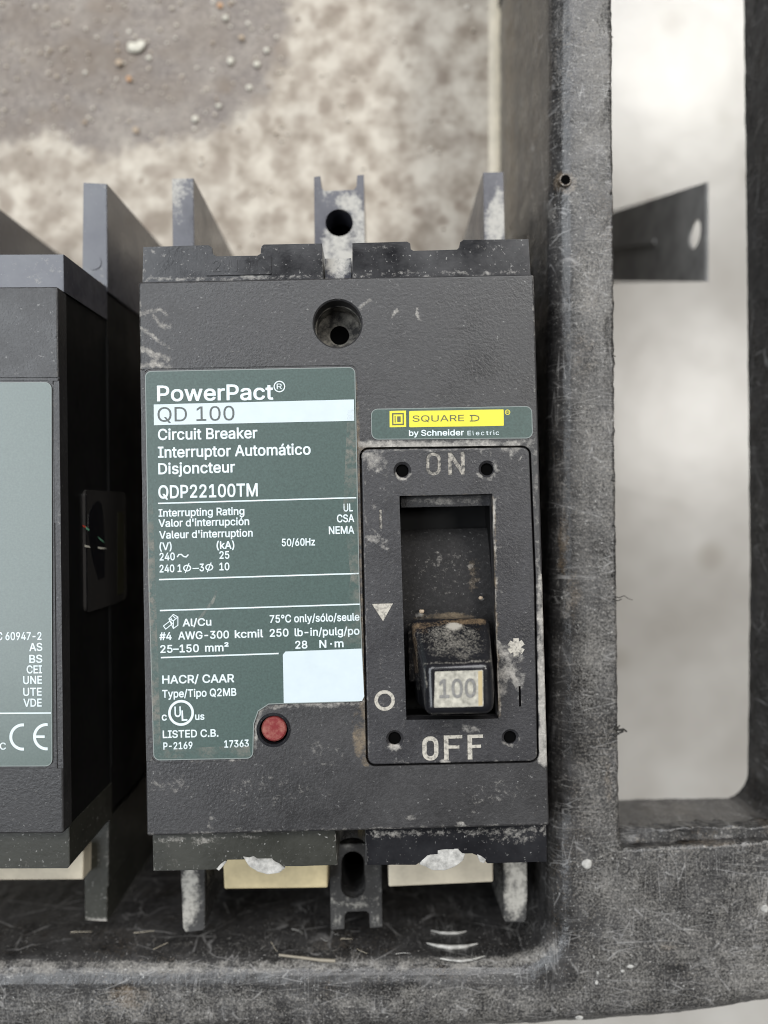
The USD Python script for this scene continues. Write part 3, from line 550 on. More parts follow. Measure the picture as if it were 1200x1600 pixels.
for k, pts in enumerate(tl):
    p = pxpoly(A, pts, tier_z)
    m = slab(p.difference(sbox(-60, -60, 60, H / 2 - .32)), fin_z, tier_z, 0.25)
    part(ba, 'terminal_shield', m.refine_to_length(1.0), M_TIER, A, paint={'dust': tier_dust_t}, smooth=40)
for k, pts in enumerate(tb):
    p = pxpoly(A, pts, tier_z)
    m = slab(p.difference(sbox(-60, -H / 2 + .32, 60, 60)), fin_z + 4, tier_z, 0.3)
    part(ba, 'terminal_shield', m.refine_to_length(1.0), M_TIER_WORN if k == 0 else M_TIER, A, paint={'dust': tier_dust_b}, smooth=40)
# embossed worn tag on the upper left shield
tg = thing_tag = part(ba, 'embossed_tag', slab(pxpoly(A, [(320.5, 403), (423.5, 400.5), (425, 429), (321.5, 431.5)], tier_z, .3), tier_z - .05, tier_z + 0.22, 0.1), M_TIER, A, paint={'dust': lambda w: np.full(len(w), .16)})
for t, x0, x1 in (('2', 333, 345), ('U', 349, 359), ('U', 361, 372), ('U', 389, 403)):
    lettering(tg, A, t, x0, 425, x1, 424.5, 18, M_TIER, tier_z + .22, thick=.08)

# base with its barriers and mounting posts
body = slab(Polygon([(-W / 2 + .6, -H / 2 - 3.5), (W / 2 - .6, -H / 2 - 3.5), (W / 2 - .6, H / 2 + 3.5), (-W / 2 + .6, H / 2 + 3.5)]), -100, fin_z - .02)
part(ba, 'base', cutA(body), M_BLACK, A)
def fin(parent, fr, cut, pts, z, dustf, material=M_FIN, label=None, name='barrier', bevel=.25):
    p = pxpoly(fr, pts, z)
    m = slab(p, -100, z, bevel)
    t = to_tm(cut(m).refine_to_length(1.6))
    return part(parent, name, t, material, fr, paint={'dust': dustf}, smooth=40, label=label)
zf = fin_z + .2
def fin_dust(fr, feats, seed, base=.1): 
    f = painter(fr, feats, seed, base, 4)
    return lambda w: f(w) * (0.35 + .65 * (w[:, 2] > fin_z - 1.5)) + (0.5 if seed > 135 else 0.25) * (w[:, 2] < fin_z - 1.5) * (0.6 + lumpy(w * [1, 1, .15], 4, seed + 3))
fin(ba, A, cutA, [(268.7, 279), (302, 278), (304, 430), (270, 430)], zf, fin_dust(A, [bl(275, 300, 16, 60, .8), bl(300, 290, 12, 30, .5), ('l', [(270, 282), (302, 280)], 5, .6)], 121))
fin(ba, A, cutA, [(755, 269), (786.5, 268.5), (790, 425), (757.5, 425)], zf, fin_dust(A, [bl(775, 350, 22, 48, 1.1), bl(782, 320, 12, 40, 1.0), bl(760, 350, 6, 30, .9)], 131, .1))
fin(ba, A, cutA, [(280.5, 1320), (320.5, 1320), (320, 1448), (317, 1454), (290, 1456.5), (286, 1450)], zf, fin_dust(A, [bl(298, 1390, 18, 70, 1.1), bl(290, 1430, 10, 40, 1.0)], 141, .12), M_POST)
fin(ba, A, cutA, [(786, 1310), (822.5, 1310), (824, 1400), (822, 1436), (818, 1441), (790, 1440.5), (787, 1436)], zf, fin_dust(A, [bl(806, 1390, 24, 60, 1.15), bl(804, 1350, 22, 60, 1.0)], 151, .3), M_POST)
# top mounting post
tp = pxpoly(A, [(490.5, 276), (500.5, 274.5), (502, 292), (507, 298), (553, 296), (557, 291), (558, 273.5), (568.5, 272.5), (569.5, 345), (571, 440), (492, 440)], zf, .0)
h1 = A.at(530, 348, zf)
post = slab(tp, -100, zf, .25) - cyl(h1, 2.62 * 182 / 152.36 , -70, 0, n=36)
post_dust = painter(A, [bl(530, 400, 36, 70, 1.1), bl(545, 315, 26, 22, .9), bl(560, 360, 18, 50, .9), bl(510, 310, 10, 14, .5), bl(530, 410, 30, 30, 1.1), ('l', [(505, 299), (555, 297)], 3, .9)], 161, .12, 4)
part(ba, 'mounting_post', to_tm(cutA(post).refine_to_length(1.2)), M_FIN, A, paint={'dust': lambda w: post_dust(w) * (w[:, 2] > fin_z - 2)}, smooth=40)
part(ba, 'post_bore_shade', cyl(h1, 3.12, -69, -36, n=30), M_HOLE, A)
# dusty floor of the channel between the two upper shields
chp = Polygon([A.at(505, 372, -6), A.at(550, 371, -6), A.at(551, 440, -6), A.at(504, 440, -6)])
chan_dust = painter(A, [bl(528, 405, 26, 40, 1.1), bl(530, 425, 18, 14, .8)], 171, .3, 4)
ch = slab(Polygon([(A.at(507, 380, -6)[0], H / 2 - .3), (A.at(548, 380, -6)[0], H / 2 - .3), (A.at(548, 380, -6)[0], H / 2 + 5.9), (A.at(507, 380, -6)[0], H / 2 + 5.9)]), fin_z, -6.0, .2)
part(ba, 'screw_channel', to_tm(ch.refine_to_length(.8)), M_FIN, A, paint={'dust': chan_dust}, label='channel between the upper shields, caked with pale dust')
# bottom mounting post with its slot
bp_ = pxpoly(A, [(514, 1320), (596, 1318), (597.5, 1449), (578, 1450.5), (577, 1428), (572, 1424), (543, 1425), (538.5, 1430), (538, 1452), (517, 1453)], zf, .0)
cx0 = A.at(548.5, 1310, -4); cx1 = A.at(551, 1352, -12); cx2 = A.at(551.8, 1384, zf)
pipe = Manifold.cube((6.6, 8.3, 23.5), False).translate((cx0[0] - 3.3, -H / 2 - 7.95, fin_z - .3))
gro = Manifold.batch_hull([Manifold.sphere(2.75, 32).translate(tuple(map(float, p))) for p in [(cx0[0], -H / 2 + 3, -3.0), (cx0[0], cx0[1], -5.6), (cx2[0], cx2[1], zf - 1.0)]] + [Manifold.sphere(2.75, 32).translate((float(cx0[0]), float(-H / 2 + 3), 6.0)), Manifold.sphere(2.75, 32).translate((float(cx2[0]), float(cx2[1]), 4.0))])
bore = [A.at(551.3, y_, zf) for y_ in (1348, 1383)]
post2 = (slab(bp_, -100, zf, .3) + pipe) - gro - Manifold.batch_hull([cyl(b_, 2.55, -75, 0, n=28) for b_ in bore])
part(ba, 'mounting_post', to_tm(cutA(post2).refine_to_length(1.0)), M_POST, A, paint={'dust': painter(A, [('l', [(540, 1428), (575, 1426)], 4, .55), bl(525, 1437, 9, 14, .6), bl(588, 1437, 10, 14, .6), ('l', [(518, 1362), (519, 1440)], 2, .5), bl(555, 1414, 34, 10, .45), bl(521, 1390, 6, 40, .4), bl(591, 1390, 6, 40, .4), bl(545, 1316, 14, 24, .5), bl(555, 1412, 40, 14, .5)], 181, .16, 4)}, smooth=40, label='lower mounting post with a half round screw channel and a forked foot')  # pale blob in the half pipe paints its highlight, the rest is dust
# cream terminal blocks and the broken white plastic on the shield edge
zc = -22.0
part(ba, 'terminal_block', convex_slab(pxpoly(A, [(347, 1325), (513, 1325), (512, 1388), (350, 1390)], zc, .4), -40, zc, .5), M_CREAM, A, label='yellowed cream terminal block')
part(ba, 'terminal_block', convex_slab(pxpoly(A, [(606, 1325), (771, 1325), (771, 1379), (607, 1386.5)], zc, .4), -40, zc, .5), M_CREAM2, A, label='off white terminal block')
def crescent(pts, inner, seed, lab=None):
    p = pxpoly(A, pts, tier_z)
    m = to_tm(slab(p, tier_z - 2.2, tier_z + .12, .3).refine_to_length(.5)); nv = m.vertices
    m.vertices = nv + 0.09 * np.c_[lumpy(nv, 1.2, seed), lumpy(nv, 1.2, seed + 1), lumpy(nv, 1.2, seed + 2)]
    part(ba, 'broken_rim', m, M_CHIP, A, smooth=50, label='broken white plastic rim on the lower shield edge')
crescent([(379, 1338), (390, 1339), (396, 1337), (402, 1341), (425, 1341), (430, 1346), (436, 1348), (445, 1357), (436, 1364), (418, 1366), (402, 1362), (390, 1354)], None, 201)
crescent([(338, 1357), (344, 1350), (352, 1344), (354, 1347), (348, 1355), (342, 1360)], None, 205)
crescent([(684, 1328), (702, 1326), (716, 1326), (722, 1332), (727, 1334), (724, 1344), (712, 1354), (694, 1360), (676, 1360), (664, 1354), (655, 1351), (660, 1343), (668, 1336), (684, 1334)], None, 209)
crescent([(744, 1334), (752, 1337), (760, 1343), (757, 1349), (750, 1347)], None, 213)

# ---- nameplate
lz = 0.10
lab_m = slab(label_p, -0.14, lz, .06)
lab = part(ba, 'nameplate', lab_m, M_LABEL, A, smooth=30, label='dark green nameplate printed in white')
part(lab, 'label_edge', slab(label_p.difference(label_p.buffer(-0.16)), lz - .02, lz + .012), M_LABEL_RIM, A, smooth=False)
L = lambda t, x0, y0, x1, y1, cap, bold=False, m=M_WHITE, z=lz + .005: lettering(lab, A, t, x0, y0, x1, y1, cap, m, z, bold)
patch(lab, A, [(240.4, 632), (553, 624.2), (553.4, 657.5), (240.6, 664.4)], M_BAR, lz + .002, name='white_bar')
L('PowerPact', 245.5, 626.6, 427, 623.6, 23.5, True)
ring(lab, A, 436.6, 604, 8.2, 1.7, M_WHITE, lz + .005); L('R', 432.6, 608.2, 440.6, 608, 8.6)
L('QD 100', 246.4, 659, 366.4, 656.4, 22.5, False, M_INK, lz + .05)
L('Circuit Breaker', 247, 687.3, 402.4, 684.3, 16.6, True); L('Interruptor Automático', 247, 715, 485.5, 709.8, 16.6, True); L('Disjoncteur', 247.5, 740.8, 367.6, 737.6, 16.6, True)
L('QDP22100TM', 247.6, 778.6, 403, 775, 19.6, True)
for pts in ([(247, 786.6), (556.6, 777.6)], [(248.5, 905.6), (560.5, 896)], [(250, 954), (562, 944)], [(251.5, 1027.5), (435.4, 1021)]): stroke(lab, A, pts, 2.1, M_WHITE, lz + .005)
L('Interrupting Rating', 248, 807.2, 382, 804, 11.4, True); L("Valor d'interrupción", 248, 823.2, 389.5, 820, 11.4, True); L("Valeur d'interruption", 249, 841.5, 395, 838, 11.4, True)
L('(V)', 249.4, 859.6, 268.6, 859, 11.5, True); L('(kA)', 338.5, 857.6, 366.4, 857, 11.5, True); L('240', 249.4, 875.6, 273.4, 875, 11.4, True); L('25', 343, 873, 358.6, 872.6, 11.4, True)
stroke(lab, A, [(277, 870.5), (279.5, 866.5), (283.5, 866.2), (287, 869.5), (291, 870.2), (294.5, 866.5)], 1.9, M_WHITE, lz + .005, name='lettering')
L('240 1', 249.4, 894.3, 284, 893.4, 11.4, True); L('3', 312, 892.4, 319, 892.2, 11.4, True); L('10', 343, 891, 358.6, 890.6, 11.4, True)
for x, y in ((292.5, 887.6), (327, 886.4)):
    ring(lab, A, x, y, 4.4, 1.6, M_WHITE, lz + .005, sx=1.2); stroke(lab, A, [(x - 3, y + 7.5), (x + 3, y - 7.5)], 1.5, M_WHITE, lz + .006, name='lettering')
stroke(lab, A, [(301, 888.3), (311, 888)], 1.5, M_WHITE, lz + .005, name='lettering')
L('UL', 537, 799, 551.5, 798.6, 11.6, True); L('CSA', 526.6, 816, 553.6, 815.2, 11.6, True); L('NEMA', 514, 834.4, 553.6, 833.4, 11.6, True); L('50/60Hz', 440.5, 853.3, 492.4, 852, 11.2, True)
L('Al/Cu', 285.4, 978.6, 330.4, 977, 11.2, True); L('75°C only/sólo/seule', 421.6, 973, 561.8, 969.4, 11.6, True)
L('#4', 249.4, 1000, 268.5, 999.4, 11.6, True); L('AWG-300', 278.5, 999, 358, 997, 11.6, True); L('kcmil', 367, 996.6, 411.4, 995.4, 11.6, True); L('250', 421.6, 994.8, 451, 994, 11.6, True); L('lb-in/pulg/po', 460.5, 993.8, 561.8, 991.2, 11.6, True)
L('25–150', 250.6, 1020, 311, 1018.4, 11.6, True); L('mm²', 320.5, 1018, 357.4, 1017, 11.6, True); L('28', 461.5, 1013.4, 480.4, 1012.8, 11.6, True); L('N', 499, 1012, 510, 1011.8, 11.6, True); L('·', 516, 1011.6, 519, 1011.5, 11.6, True); L('m', 523, 1011.2, 537, 1010.8, 11.6, True)
L('HACR/ CAAR', 253.6, 1068, 366, 1065.6, 12.2, True); L('Type/Tipo Q2MB', 253.6, 1090, 369.4, 1086.8, 11.6, True)
ring(lab, A, 283, 1113.8, 18.0, 3.8, M_WHITE, lz + .005); L('U', 273, 1120, 283, 1119.6, 15.5, True); L('L', 284, 1126, 293, 1125.6, 15.5, True)
L('c', 253, 1125.6, 260.8, 1125.3, 11.5, True); L('us', 305, 1124.6, 319.5, 1124.2, 10.5, True)
L('LISTED C.B.', 254.5, 1153, 341.5, 1150.6, 11.2, True); L('P-2169', 255.4, 1171, 301, 1169.6, 10.6, True); L('17363', 350.5, 1168, 389, 1166.6, 10.8, True)
patch(lab, A, [(442, 1023), (446, 1018), (565, 1013.4), (569, 1088), (565.5, 1095.2), (443.5, 1098.4)], M_BAR, lz + .002, name='white_field')
# connector pictogram
for pts, c in (([(264, 967), (271, 960), (278, 964), (278, 977), (271, 982)], True), ([(264, 967), (271, 970), (278, 964)], False), ([(271, 970), (271, 982)], False), ([(255.5, 978), (266, 970), (269.5, 974.5), (259, 983)], True), ([(266, 964.5), (269, 968)], False), ([(270, 962), (274, 966)], False)):
    stroke(lab, A, pts, 1.3, M_WHITE, lz + .005 + .001 * len(pts), name='pictogram_line', closed=c)
# rubbed, dusty marks across the print
part(lab, 'dust_smear', slab(pxpoly(A, [(337, 922), (340, 925), (334, 942), (318, 962), (302, 984), (300, 980), (316, 957), (332, 936)], lz), lz + .001, lz + .02), speckled('thin_dust', (0.07, 0.095, 0.088), (0.25, 0.25, 0.22), .45, .75, scale=500), A, smooth=False)

M_FILMDUST = mat('thin_dust_film', {'g': ('geometry', {}), 'n': ('noise_texture', {'scale': 700.0, 'detail': 7.0, 'roughness': 0.75}), 'n2': ('noise_texture', {'scale': 130.0, 'detail': 4.0, 'roughness': 0.6}),
    'r': ('rgb_ramp', {'ramp': [(0.42, (0, 0, 0)), (0.70, (0.5, 0.5, 0.5))]}), 'r2': ('rgb_ramp', {'ramp': [(0.38, (0, 0, 0)), (0.62, (1, 1, 1))]}), 'm': ('math', {'math_type': 'multiply'}),
    'p': ('principled_bsdf', {'base_color': (0.34, 0.32, 0.28), 'roughness': 0.8})},
    [('g.position', 'n.vector'), ('g.position', 'n2.vector'), ('n.fac', 'r.fac'), ('n2.fac', 'r2.fac'), ('r.color', 'm.value1'), ('r2.color', 'm.value2'), ('m.value', 'p.alpha')])
for pts_ in ([(543, 640), (555, 640), (562, 920), (566, 1012), (534, 1012), (548, 900), (536, 800)], [(229, 640), (234, 640), (246, 1000), (252, 1183), (240, 1184), (231, 900)], [(250, 1170), (390, 1165), (392, 1183), (246, 1185)]):
    part(lab, 'dust_film', slab(pxpoly(A, pts_, lz + .06, .5), lz + .06, lz + .065), M_FILMDUST, A, smooth=False)

# ---- maker's label
lg_p = pxpoly(A, [(579.5, 639), (831, 634.5), (832.5, 685), (580.5, 687)], 0, 1.25)
lg = part(ba, 'logo_label', slab(lg_p, 0.002, .11, .05), M_LABEL, A, smooth=30, label='small green label with yellow logo')
part(lg, 'label_edge', slab(lg_p.difference(lg_p.buffer(-0.14)), .09, .122), M_LABEL_RIM, A, smooth=False)
z = .115
patch(lg, A, [(608.7, 642.2), (634.4, 641.6), (634.6, 667.2), (608.9, 667.6)], M_YELLOW, z, name='logo_square')
stroke(lg, A, [(613.5, 646.5), (630, 646.2), (630.2, 663), (613.7, 663.3)], 2.0, M_LOGOINK, z + .04, name='logo_line', closed=True)
patch(lg, A, [(620.5, 650.5), (626, 650.4), (626.1, 659.3), (620.6, 659.4)], M_LOGOINK, z + .04, name='logo_line'); stroke(lg, A, [(617.3, 650), (617.5, 660)], 1.4, M_LOGOINK, z + .04, name='logo_line')
patch(lg, A, [(639.2, 642.2), (787, 639.7), (787.3, 665.4), (639.3, 667.6)], M_YELLOW, z, .2, name='logo_bar')
lettering(lg, A, 'SQUARE', 644.8, 658.9, 725, 657.8, 9.6, M_LOGOINK, z + .04)
stroke(lg, A, [(734, 649.2), (742, 649), (747, 650.5), (748.3, 653.3), (747, 656.2), (742, 657.6), (734, 657.8)], 1.5, M_LOGOINK, z + .04, name='lettering'); stroke(lg, A, [(737, 649.4), (737.2, 657.4)], 1.5, M_LOGOINK, z + .043, name='lettering')
ring(lg, A, 793, 644.2, 3.6, 1.1, M_YELLOW, z); lettering(lg, A, 'R', 791.4, 646, 794.8, 646, 3.6, M_YELLOW, z)
lettering(lg, A, 'by', 639, 681, 654, 680.8, 8.6, M_WHITE, z, True); lettering(lg, A, 'Schneider', 658, 680.8, 725, 680, 8.8, M_WHITE, z, True)
for i, ch_ in enumerate('Electric'): 
    x = [730.5, 739, 743.5, 751.5, 759.5, 765.5, 771.2, 774.6][i]; w_ = [5.6, 1.4, 5.6, 5.2, 3.8, 3.2, 1.4, 5.2][i]
    lettering(lg, A, ch_, x, 680.2 - .012 * (x - 730), x + w_, 680.1 - .012 * (x - 730), 6.9, M_WHITE, z)

# ---- toggle panel
def P2(pts, w): return LineString([A.at(x, y, .25) for x, y in pts]).buffer(w / 8.2 / 2, cap_style=2, join_style=2)
def stad(x0, y0, x1, y1, w):
    a = rounded(Polygon([A.at(x0, y0, .25), A.at(x1, y0 - .3, .25), A.at(x1 + .4, y1, .25), A.at(x0 + .4, y1 + .3, .25)]), min((x1 - x0), (y1 - y0)) / 8.2 / 2 * .93)
    return a.difference(a.buffer(-w / 8.2))
pz = 0.25
eng_on = unary_union([stad(665.5, 707, 689, 742.5, 5.4), P2([(703.5, 742), (702.9, 706.5)], 6.6), P2([(723.6, 741.2), (723, 705.6)], 6.6), P2([(703, 708), (723.4, 739)], 6.6)])
eng_off = unary_union([stad(659.5, 1150.5, 685, 1188.5, 7.2), P2([(697.6, 1188), (697, 1149)], 7.6), P2([(694, 1152), (722.5, 1151)], 5.6), P2([(697, 1167.5), (718, 1167)], 5.4), P2([(734.6, 1187), (734, 1148)], 7.6), P2([(731, 1151), (755, 1150.3)], 5.6), P2([(734, 1166.7), (752, 1166)], 5.4)])
eng_tri = pxpoly(A, [(580.5, 943.5), (614.5, 942.5), (598.5, 971)], pz)
c_o = A.at(601, 1094.5, pz); eng_o = Point(*c_o).buffer(16.2 / 8.2).difference(Point(*c_o).buffer(10.2 / 8.2))
eng_i = P2([(594.5, 796), (595.5, 826)], 4.5); eng_i2 = P2([(812, 1072), (812.8, 1104)], 3.4)
star = unary_union([P2([(806.5 + 13 * math.cos(a), 1011 + 15 * math.sin(a)), (806.5 - 13 * math.cos(a), 1011 - 14 * math.sin(a))], 9.0) for a in (math.pi / 2, math.pi / 6, -math.pi / 6)])
engr = [('on_lettering', eng_on, M_DUSTFILL, .14), ('off_lettering', eng_off, M_DUSTFILL2, .10), ('triangle_mark', eng_tri, M_DUSTFILL2, .10), ('circle_mark', eng_o, M_DUSTFILL2, .12), ('line_mark', eng_i, M_DUSTFILL, .2), ('line_mark', eng_i2, M_HOLE, .2), ('star_mark', star, M_DUSTFILL2, .08)]
pan = convex_slab(panel, -2.8, pz, .28) - through
holes = [(628.75, 735, 10.0), (761.3, 733, 9.8), (616.7, 1154.7, 10.0), (797.6, 1153, 9.8)]
for hx, hy, hr in holes:
    c = A.at(hx, hy, pz); pan = pan - cyl(c, hr / 8.2, -6, 2, n=28) - cyl(c, hr / 8.2, pz - .5, pz + .03, hr / 8.2 + .5, n=28)
for nm, p, m, dz in engr: pan = pan - Manifold.extrude(cs(p), 1).translate((0, 0, pz - .30))
pan = pan.refine_to_length(.5)
pan_dust = painter(A, [bl(588, 722, 24, 22, .62), bl(600, 735, 12, 14, .45), bl(575, 712, 16, 8, .7), ('l', [(570, 840), (585, 845), (605, 858)], 6, .65), ('l', [(572, 820), (590, 838), (596, 850)], 3, .5), bl(600, 846, 12, 10, .55), ('l', [(766, 707), (768, 716)], 3, .65), ('l', [(750, 705), (752, 710)], 3, .6), ('l', [(798, 700), (800, 716)], 3, .7), bl(815, 715, 3, 4, .8), ('l', [(570, 703), (826, 701)], 3, .5), bl(800, 705, 30, 6, .5),
    ('l', [(778, 1005), (795, 1030), (808, 1070)], 7, .85), bl(790, 1040, 16, 36, .75), bl(785, 1075, 12, 18, .6), bl(815, 1060, 10, 20, .5), bl(800, 1040, 14, 16, .6), bl(803, 1024, 22, 14, .55), bl(788, 1020, 12, 24, .8), bl(812, 1085, 8, 26, .4), bl(735, 1137, 22, 10, .6), bl(700, 1134, 10, 6, .4), bl(615, 1168, 13, 8, .9), ('l', [(617, 738), (623, 747), (634, 748), (641, 740)], 3, .8), ('l', [(748, 738), (756, 746), (768, 746), (775, 735), (770, 722)], 3.5, .8), ('l', [(786, 1160), (794, 1166), (806, 1164), (811, 1152)], 3, .7), bl(775, 738, 5, 10, .5), bl(803, 1163, 12, 6, .45),
    bl(597, 1040, 20, 50, .22), bl(620, 1105, 12, 5, .5), bl(600, 1094, 9, 10, .3), bl(694, 1190, 10, 6, 1.2), ('l', [(771, 780), (776, 1000), (780, 1115)], 2.2, .8), ('l', [(838, 900), (840, 1188)], 2.5, .5), ('l', [(577, 1192), (838, 1189)], 2.5, .35), ('l', [(569, 720), (575, 1190)], 2.0, .35), ('l', [(627, 775), (634, 1122)], 2, .3), bl(598, 765, 10, 4, .45), bl(583, 790, 6, 8, .35), bl(677, 725, 7, 12, .2)], seed=221, base=.12, jitter=4)
pan_soil = painter(A, [('l', [(771, 775), (776, 1000), (780, 1120)], 3, .8), ('l', [(625, 776), (769, 772)], 3, .4), bl(806, 1040, 30, 60, .2)], seed=231, base=.04, jitter=3)
tp_ = part(ba, 'toggle_panel', pan, M_PANEL, A, smooth=40, paint={'dust': pan_dust, 'soil': pan_soil}, label='dusty rectangular panel around the toggle, marked ON and OFF')
for nm, p, m, dz in engr:
    part(tp_, nm, Manifold.extrude(cs(p.buffer(-.02)), .12).translate((0, 0, pz - dz - .12)), m, A, smooth=False)
for hx, hy, hr in holes:
    c = A.at(hx, hy, pz); part(tp_, 'screw_hole', cyl(c, hr / 8.2 + .02, -5, -.75, n=28), M_HOLE, A)  # black plugs painting the shade in the holes
# sunken shutter and liner below the panel
sh = Manifold.cylinder(24, 28, 28, 120, True).rotate((0, 90, 0)).translate((*A.at(704, 950, -6), -35.4))
q0, q1 = A.at(618, 1130, -6), A.at(790, 840, -6)
sh = sh ^ Manifold.cube((q1[0] - q0[0], q1[1] - q0[1] + 3, 12)).translate((q0[0], q0[1] - 1, -16))
part(ba, 'shutter', to_tm(sh.refine_to_length(.8)), M_SHUTTER, A, smooth=50, paint={'dust': painter(A, [bl(700, 890, 70, 60, .28), bl(655, 960, 8, 4, .9), bl(752, 935, 4, 5, .95), bl(735, 885, 12, 6, .5), bl(666, 885, 4, 4, .7)], 241, .1, 3), 'soil': painter(A, [bl(740, 900, 15, 40, .5), bl(700, 965, 60, 12, .8)], 251, .05, 4)})
lin = slab(panel.buffer(-.6), -15, -2.85) - Manifold.extrude(cs(pxpoly(A, [(622.5, 770), (771.5, 768), (783, 1128), (632, 1131)], -1)), 30).translate((0, 0, -14))
part(ba, 'toggle_well', lin, M_BLACK, A)
lip = slab(Polygon([A.at(626, 776, -3.6), A.at(768, 772.6, -3.6), A.at(768.5, 790, -3.6), A.at(626.5, 793, -3.6)]), -4.4, -3.6, .3)
part(ba, 'well_ledge', to_tm(lip.refine_to_length(.6)), M_PANEL, A, paint={'dust': painter(A, [bl(700, 782, 80, 8, .55)], 261, .2, 3)})

# ---- toggle handle
zt, zb = 8.6, -6.5
tip = [(675, 1047), (755, 1044), (757, 1100), (677, 1102)]; foot = [(654, 979), (752, 977), (762, 1060), (662, 1090)]
pts = [np.r_[A.at(x, y, zt - 1.6), zt - 1.6] for x, y in tip] + [np.r_[A.at(x, y, zb), zb] for x, y in foot] + [np.r_[A.at(x, y, -1.0), -1.0] for x, y in [(656, 981), (752, 979)]]
hd = rounded_hull(pts, 1.6, 32).refine_to_length(.45)
hd_dust_and_glint = painter(A, [bl(709, 979, 17, 7, 1.2), bl(708, 1003, 62, 34, .42), bl(725, 1012, 40, 24, .44), bl(700, 990, 60, 16, .44), ('l', [(662, 1037), (768, 1033)], 2.5, .5), ('l', [(650, 990), (655, 1075)], 5, .3), ('l', [(664, 1045), (667, 1075)], 2.5, .5), bl(660, 1000, 8, 20, .35)], 271, .07, 3)  # thin stroke along the tip bevel paints its highlight, the rest is dust
hd_soil = painter(A, [('l', [(650, 978), (700, 971), (757, 973)], 7, .6), bl(662, 986, 14, 8, .35), bl(745, 983, 12, 7, .3), ('l', [(648, 985), (651, 1050)], 4, .6)], 281, .06, 4)
ht = to_tm(hd)
handle = part(ba, 'toggle_handle', ht, M_HANDLE, A, smooth=60, paint={'dust': hd_dust_and_glint, 'soil': hd_soil}, label='glossy black toggle handle thrown to OFF, dusty on top')
part(ba, 'handle_collar', rounded_hull([np.r_[A.at(x, y, -5.5), -5.5] for x, y in [(641, 978), (655, 976), (657, 1060), (643, 1062)]], .5, 12), M_SHUTTER, A, paint={'dust': lambda w: np.full(len(w), .3), 'soil': lambda w: np.full(len(w), .3)})
zr = zt + .12
rp = pxpoly(A, [(679.5, 1049.5), (755, 1047), (755.5, 1104), (678, 1106)], zr, .25)
rpm = to_tm(slab(rp, zr - .6, zr, .15).refine_to_length(.5)); rv = rpm.vertices; rv[:, :2] += .05 * np.c_[lumpy(rv, 1.0, 291), lumpy(rv, 1.0, 292)]; rpm.vertices = rv
rate = part(handle, 'rating_plate', rpm, M_RATING, A, smooth=40)
lettering(handle, A, '100', 686.5, 1090, 744, 1088.6, 28, M_RATING_INK, zr + .004, True, thick=.12, name='rating_lettering')
patch(handle, A, [(747, 1048.5), (753.5, 1048.2), (753.8, 1102), (747.6, 1103)], plain('rating_tan_edge', (0.45, 0.36, 0.2), .5), zr + .003, name='rating_edge', thick=.03)
# crumbs lying in the well
for i, (x, y, r) in enumerate([(659, 955, .5), (751, 934, .42), (761, 1000, .36), (757, 971, .25)]):
    s = pebble_mesh(r, 60 + i); c = A.at(x, y, -6.3); w3 = A.R @ np.r_[c, -6.0] + A.t; fr = Frame(t=w3)
    g = usdkit.mesh(stage, numbered('/World/crumb'), (s.vertices / 1000, s.faces), M_PEB[2 if i != 2 else 0], smooth=True); g.AddTransformOp().Set(fr.matrix())
    tag(g.GetPrim(), ['tan crumb above the left corner of the toggle handle', 'cream crumb at the right edge of the toggle well', 'pale crumb right beside the toggle handle', 'tiny tan crumb at the upper right corner of the handle'][i], 'crumb', 'crumbs in the toggle well')

# ---- red trip button in its collar
part(ba, 'button_collar', cyl(btn, 3.24, -3, .02, n=40) - cyl(btn, 2.72, -4, 1, n=40), M_HANDLE, A, paint={'dust': lambda w: np.full(len(w), .12)})
part(ba, 'trip_button', Manifold.batch_hull([cyl(btn + [0, .08], 2.4, -6, -.75, n=40), cyl(btn + [0, .08], 2.1, -6, -.45, n=40)]), M_RED, A, label='dusty red push to trip button')
part(ba, 'button_well_shade', cyl(btn, 3.2, -7, -2.6, n=30), M_HOLE, A)

# ------------------------------------------------------------------ the left breaker
Bf = Frame((0.9, 0.0, 0.25), (-100.1, -9.7, -153.7), base=(0, 0, -86))
cutB = breaker_base(Bf)
bb = thing('circuit_breaker', Bf, 'black breaker cut off by the left edge, green label with painted glare and CE mark', 'circuit breaker', 'circuit breakers lying in the crate')
sR = W / 2
cvr = convex_slab(face_r, -4, 0, .4)
lbB = rounded(Polygon([(sR - 70, Bf.at(80, 1197)[1]), (Bf.at(82, 1197)[0] , Bf.at(80, 1197)[1]), (Bf.at(81, 597)[0], Bf.at(80, 597)[1]), (sR - 70, Bf.at(80, 597)[1])]), 1.3)
cvr = cvr - Manifold.extrude(cs(lbB.buffer(.4)), 1).translate((0, 0, -.16))
ysm = Bf.at(50, 591)[1]; yb1 = Bf.at(50, 1197)[1]
cvr = cvr - Manifold.cube((80, .22, 1)).translate((-40, ysm, -.3)) - Manifold.cube((9, ysm - yb1, 1)).translate((Bf.at(82, 800)[0] + .3, yb1 - .5, -.22))
cvr = cvr.refine_to_length(.6)
part(bb, 'cover', cvr, M_COVER, Bf, smooth=40, paint={'dust': painter(Bf, [('l', [(90, 600), (93, 900), (97, 1200)], 3, .3), ('l', [(88, 452), (90, 590)], 2, .3), bl(40, 1250, 60, 40, .16), ('l', [(84, 600), (84, 690)], 2, .3)], 301, .06, 3)})
part(bb, 'housing', Manifold.cube((W - .5, H - .6, 22.9), True).translate((0, 0, -4.05 - 11.45)), M_BLACK, Bf)
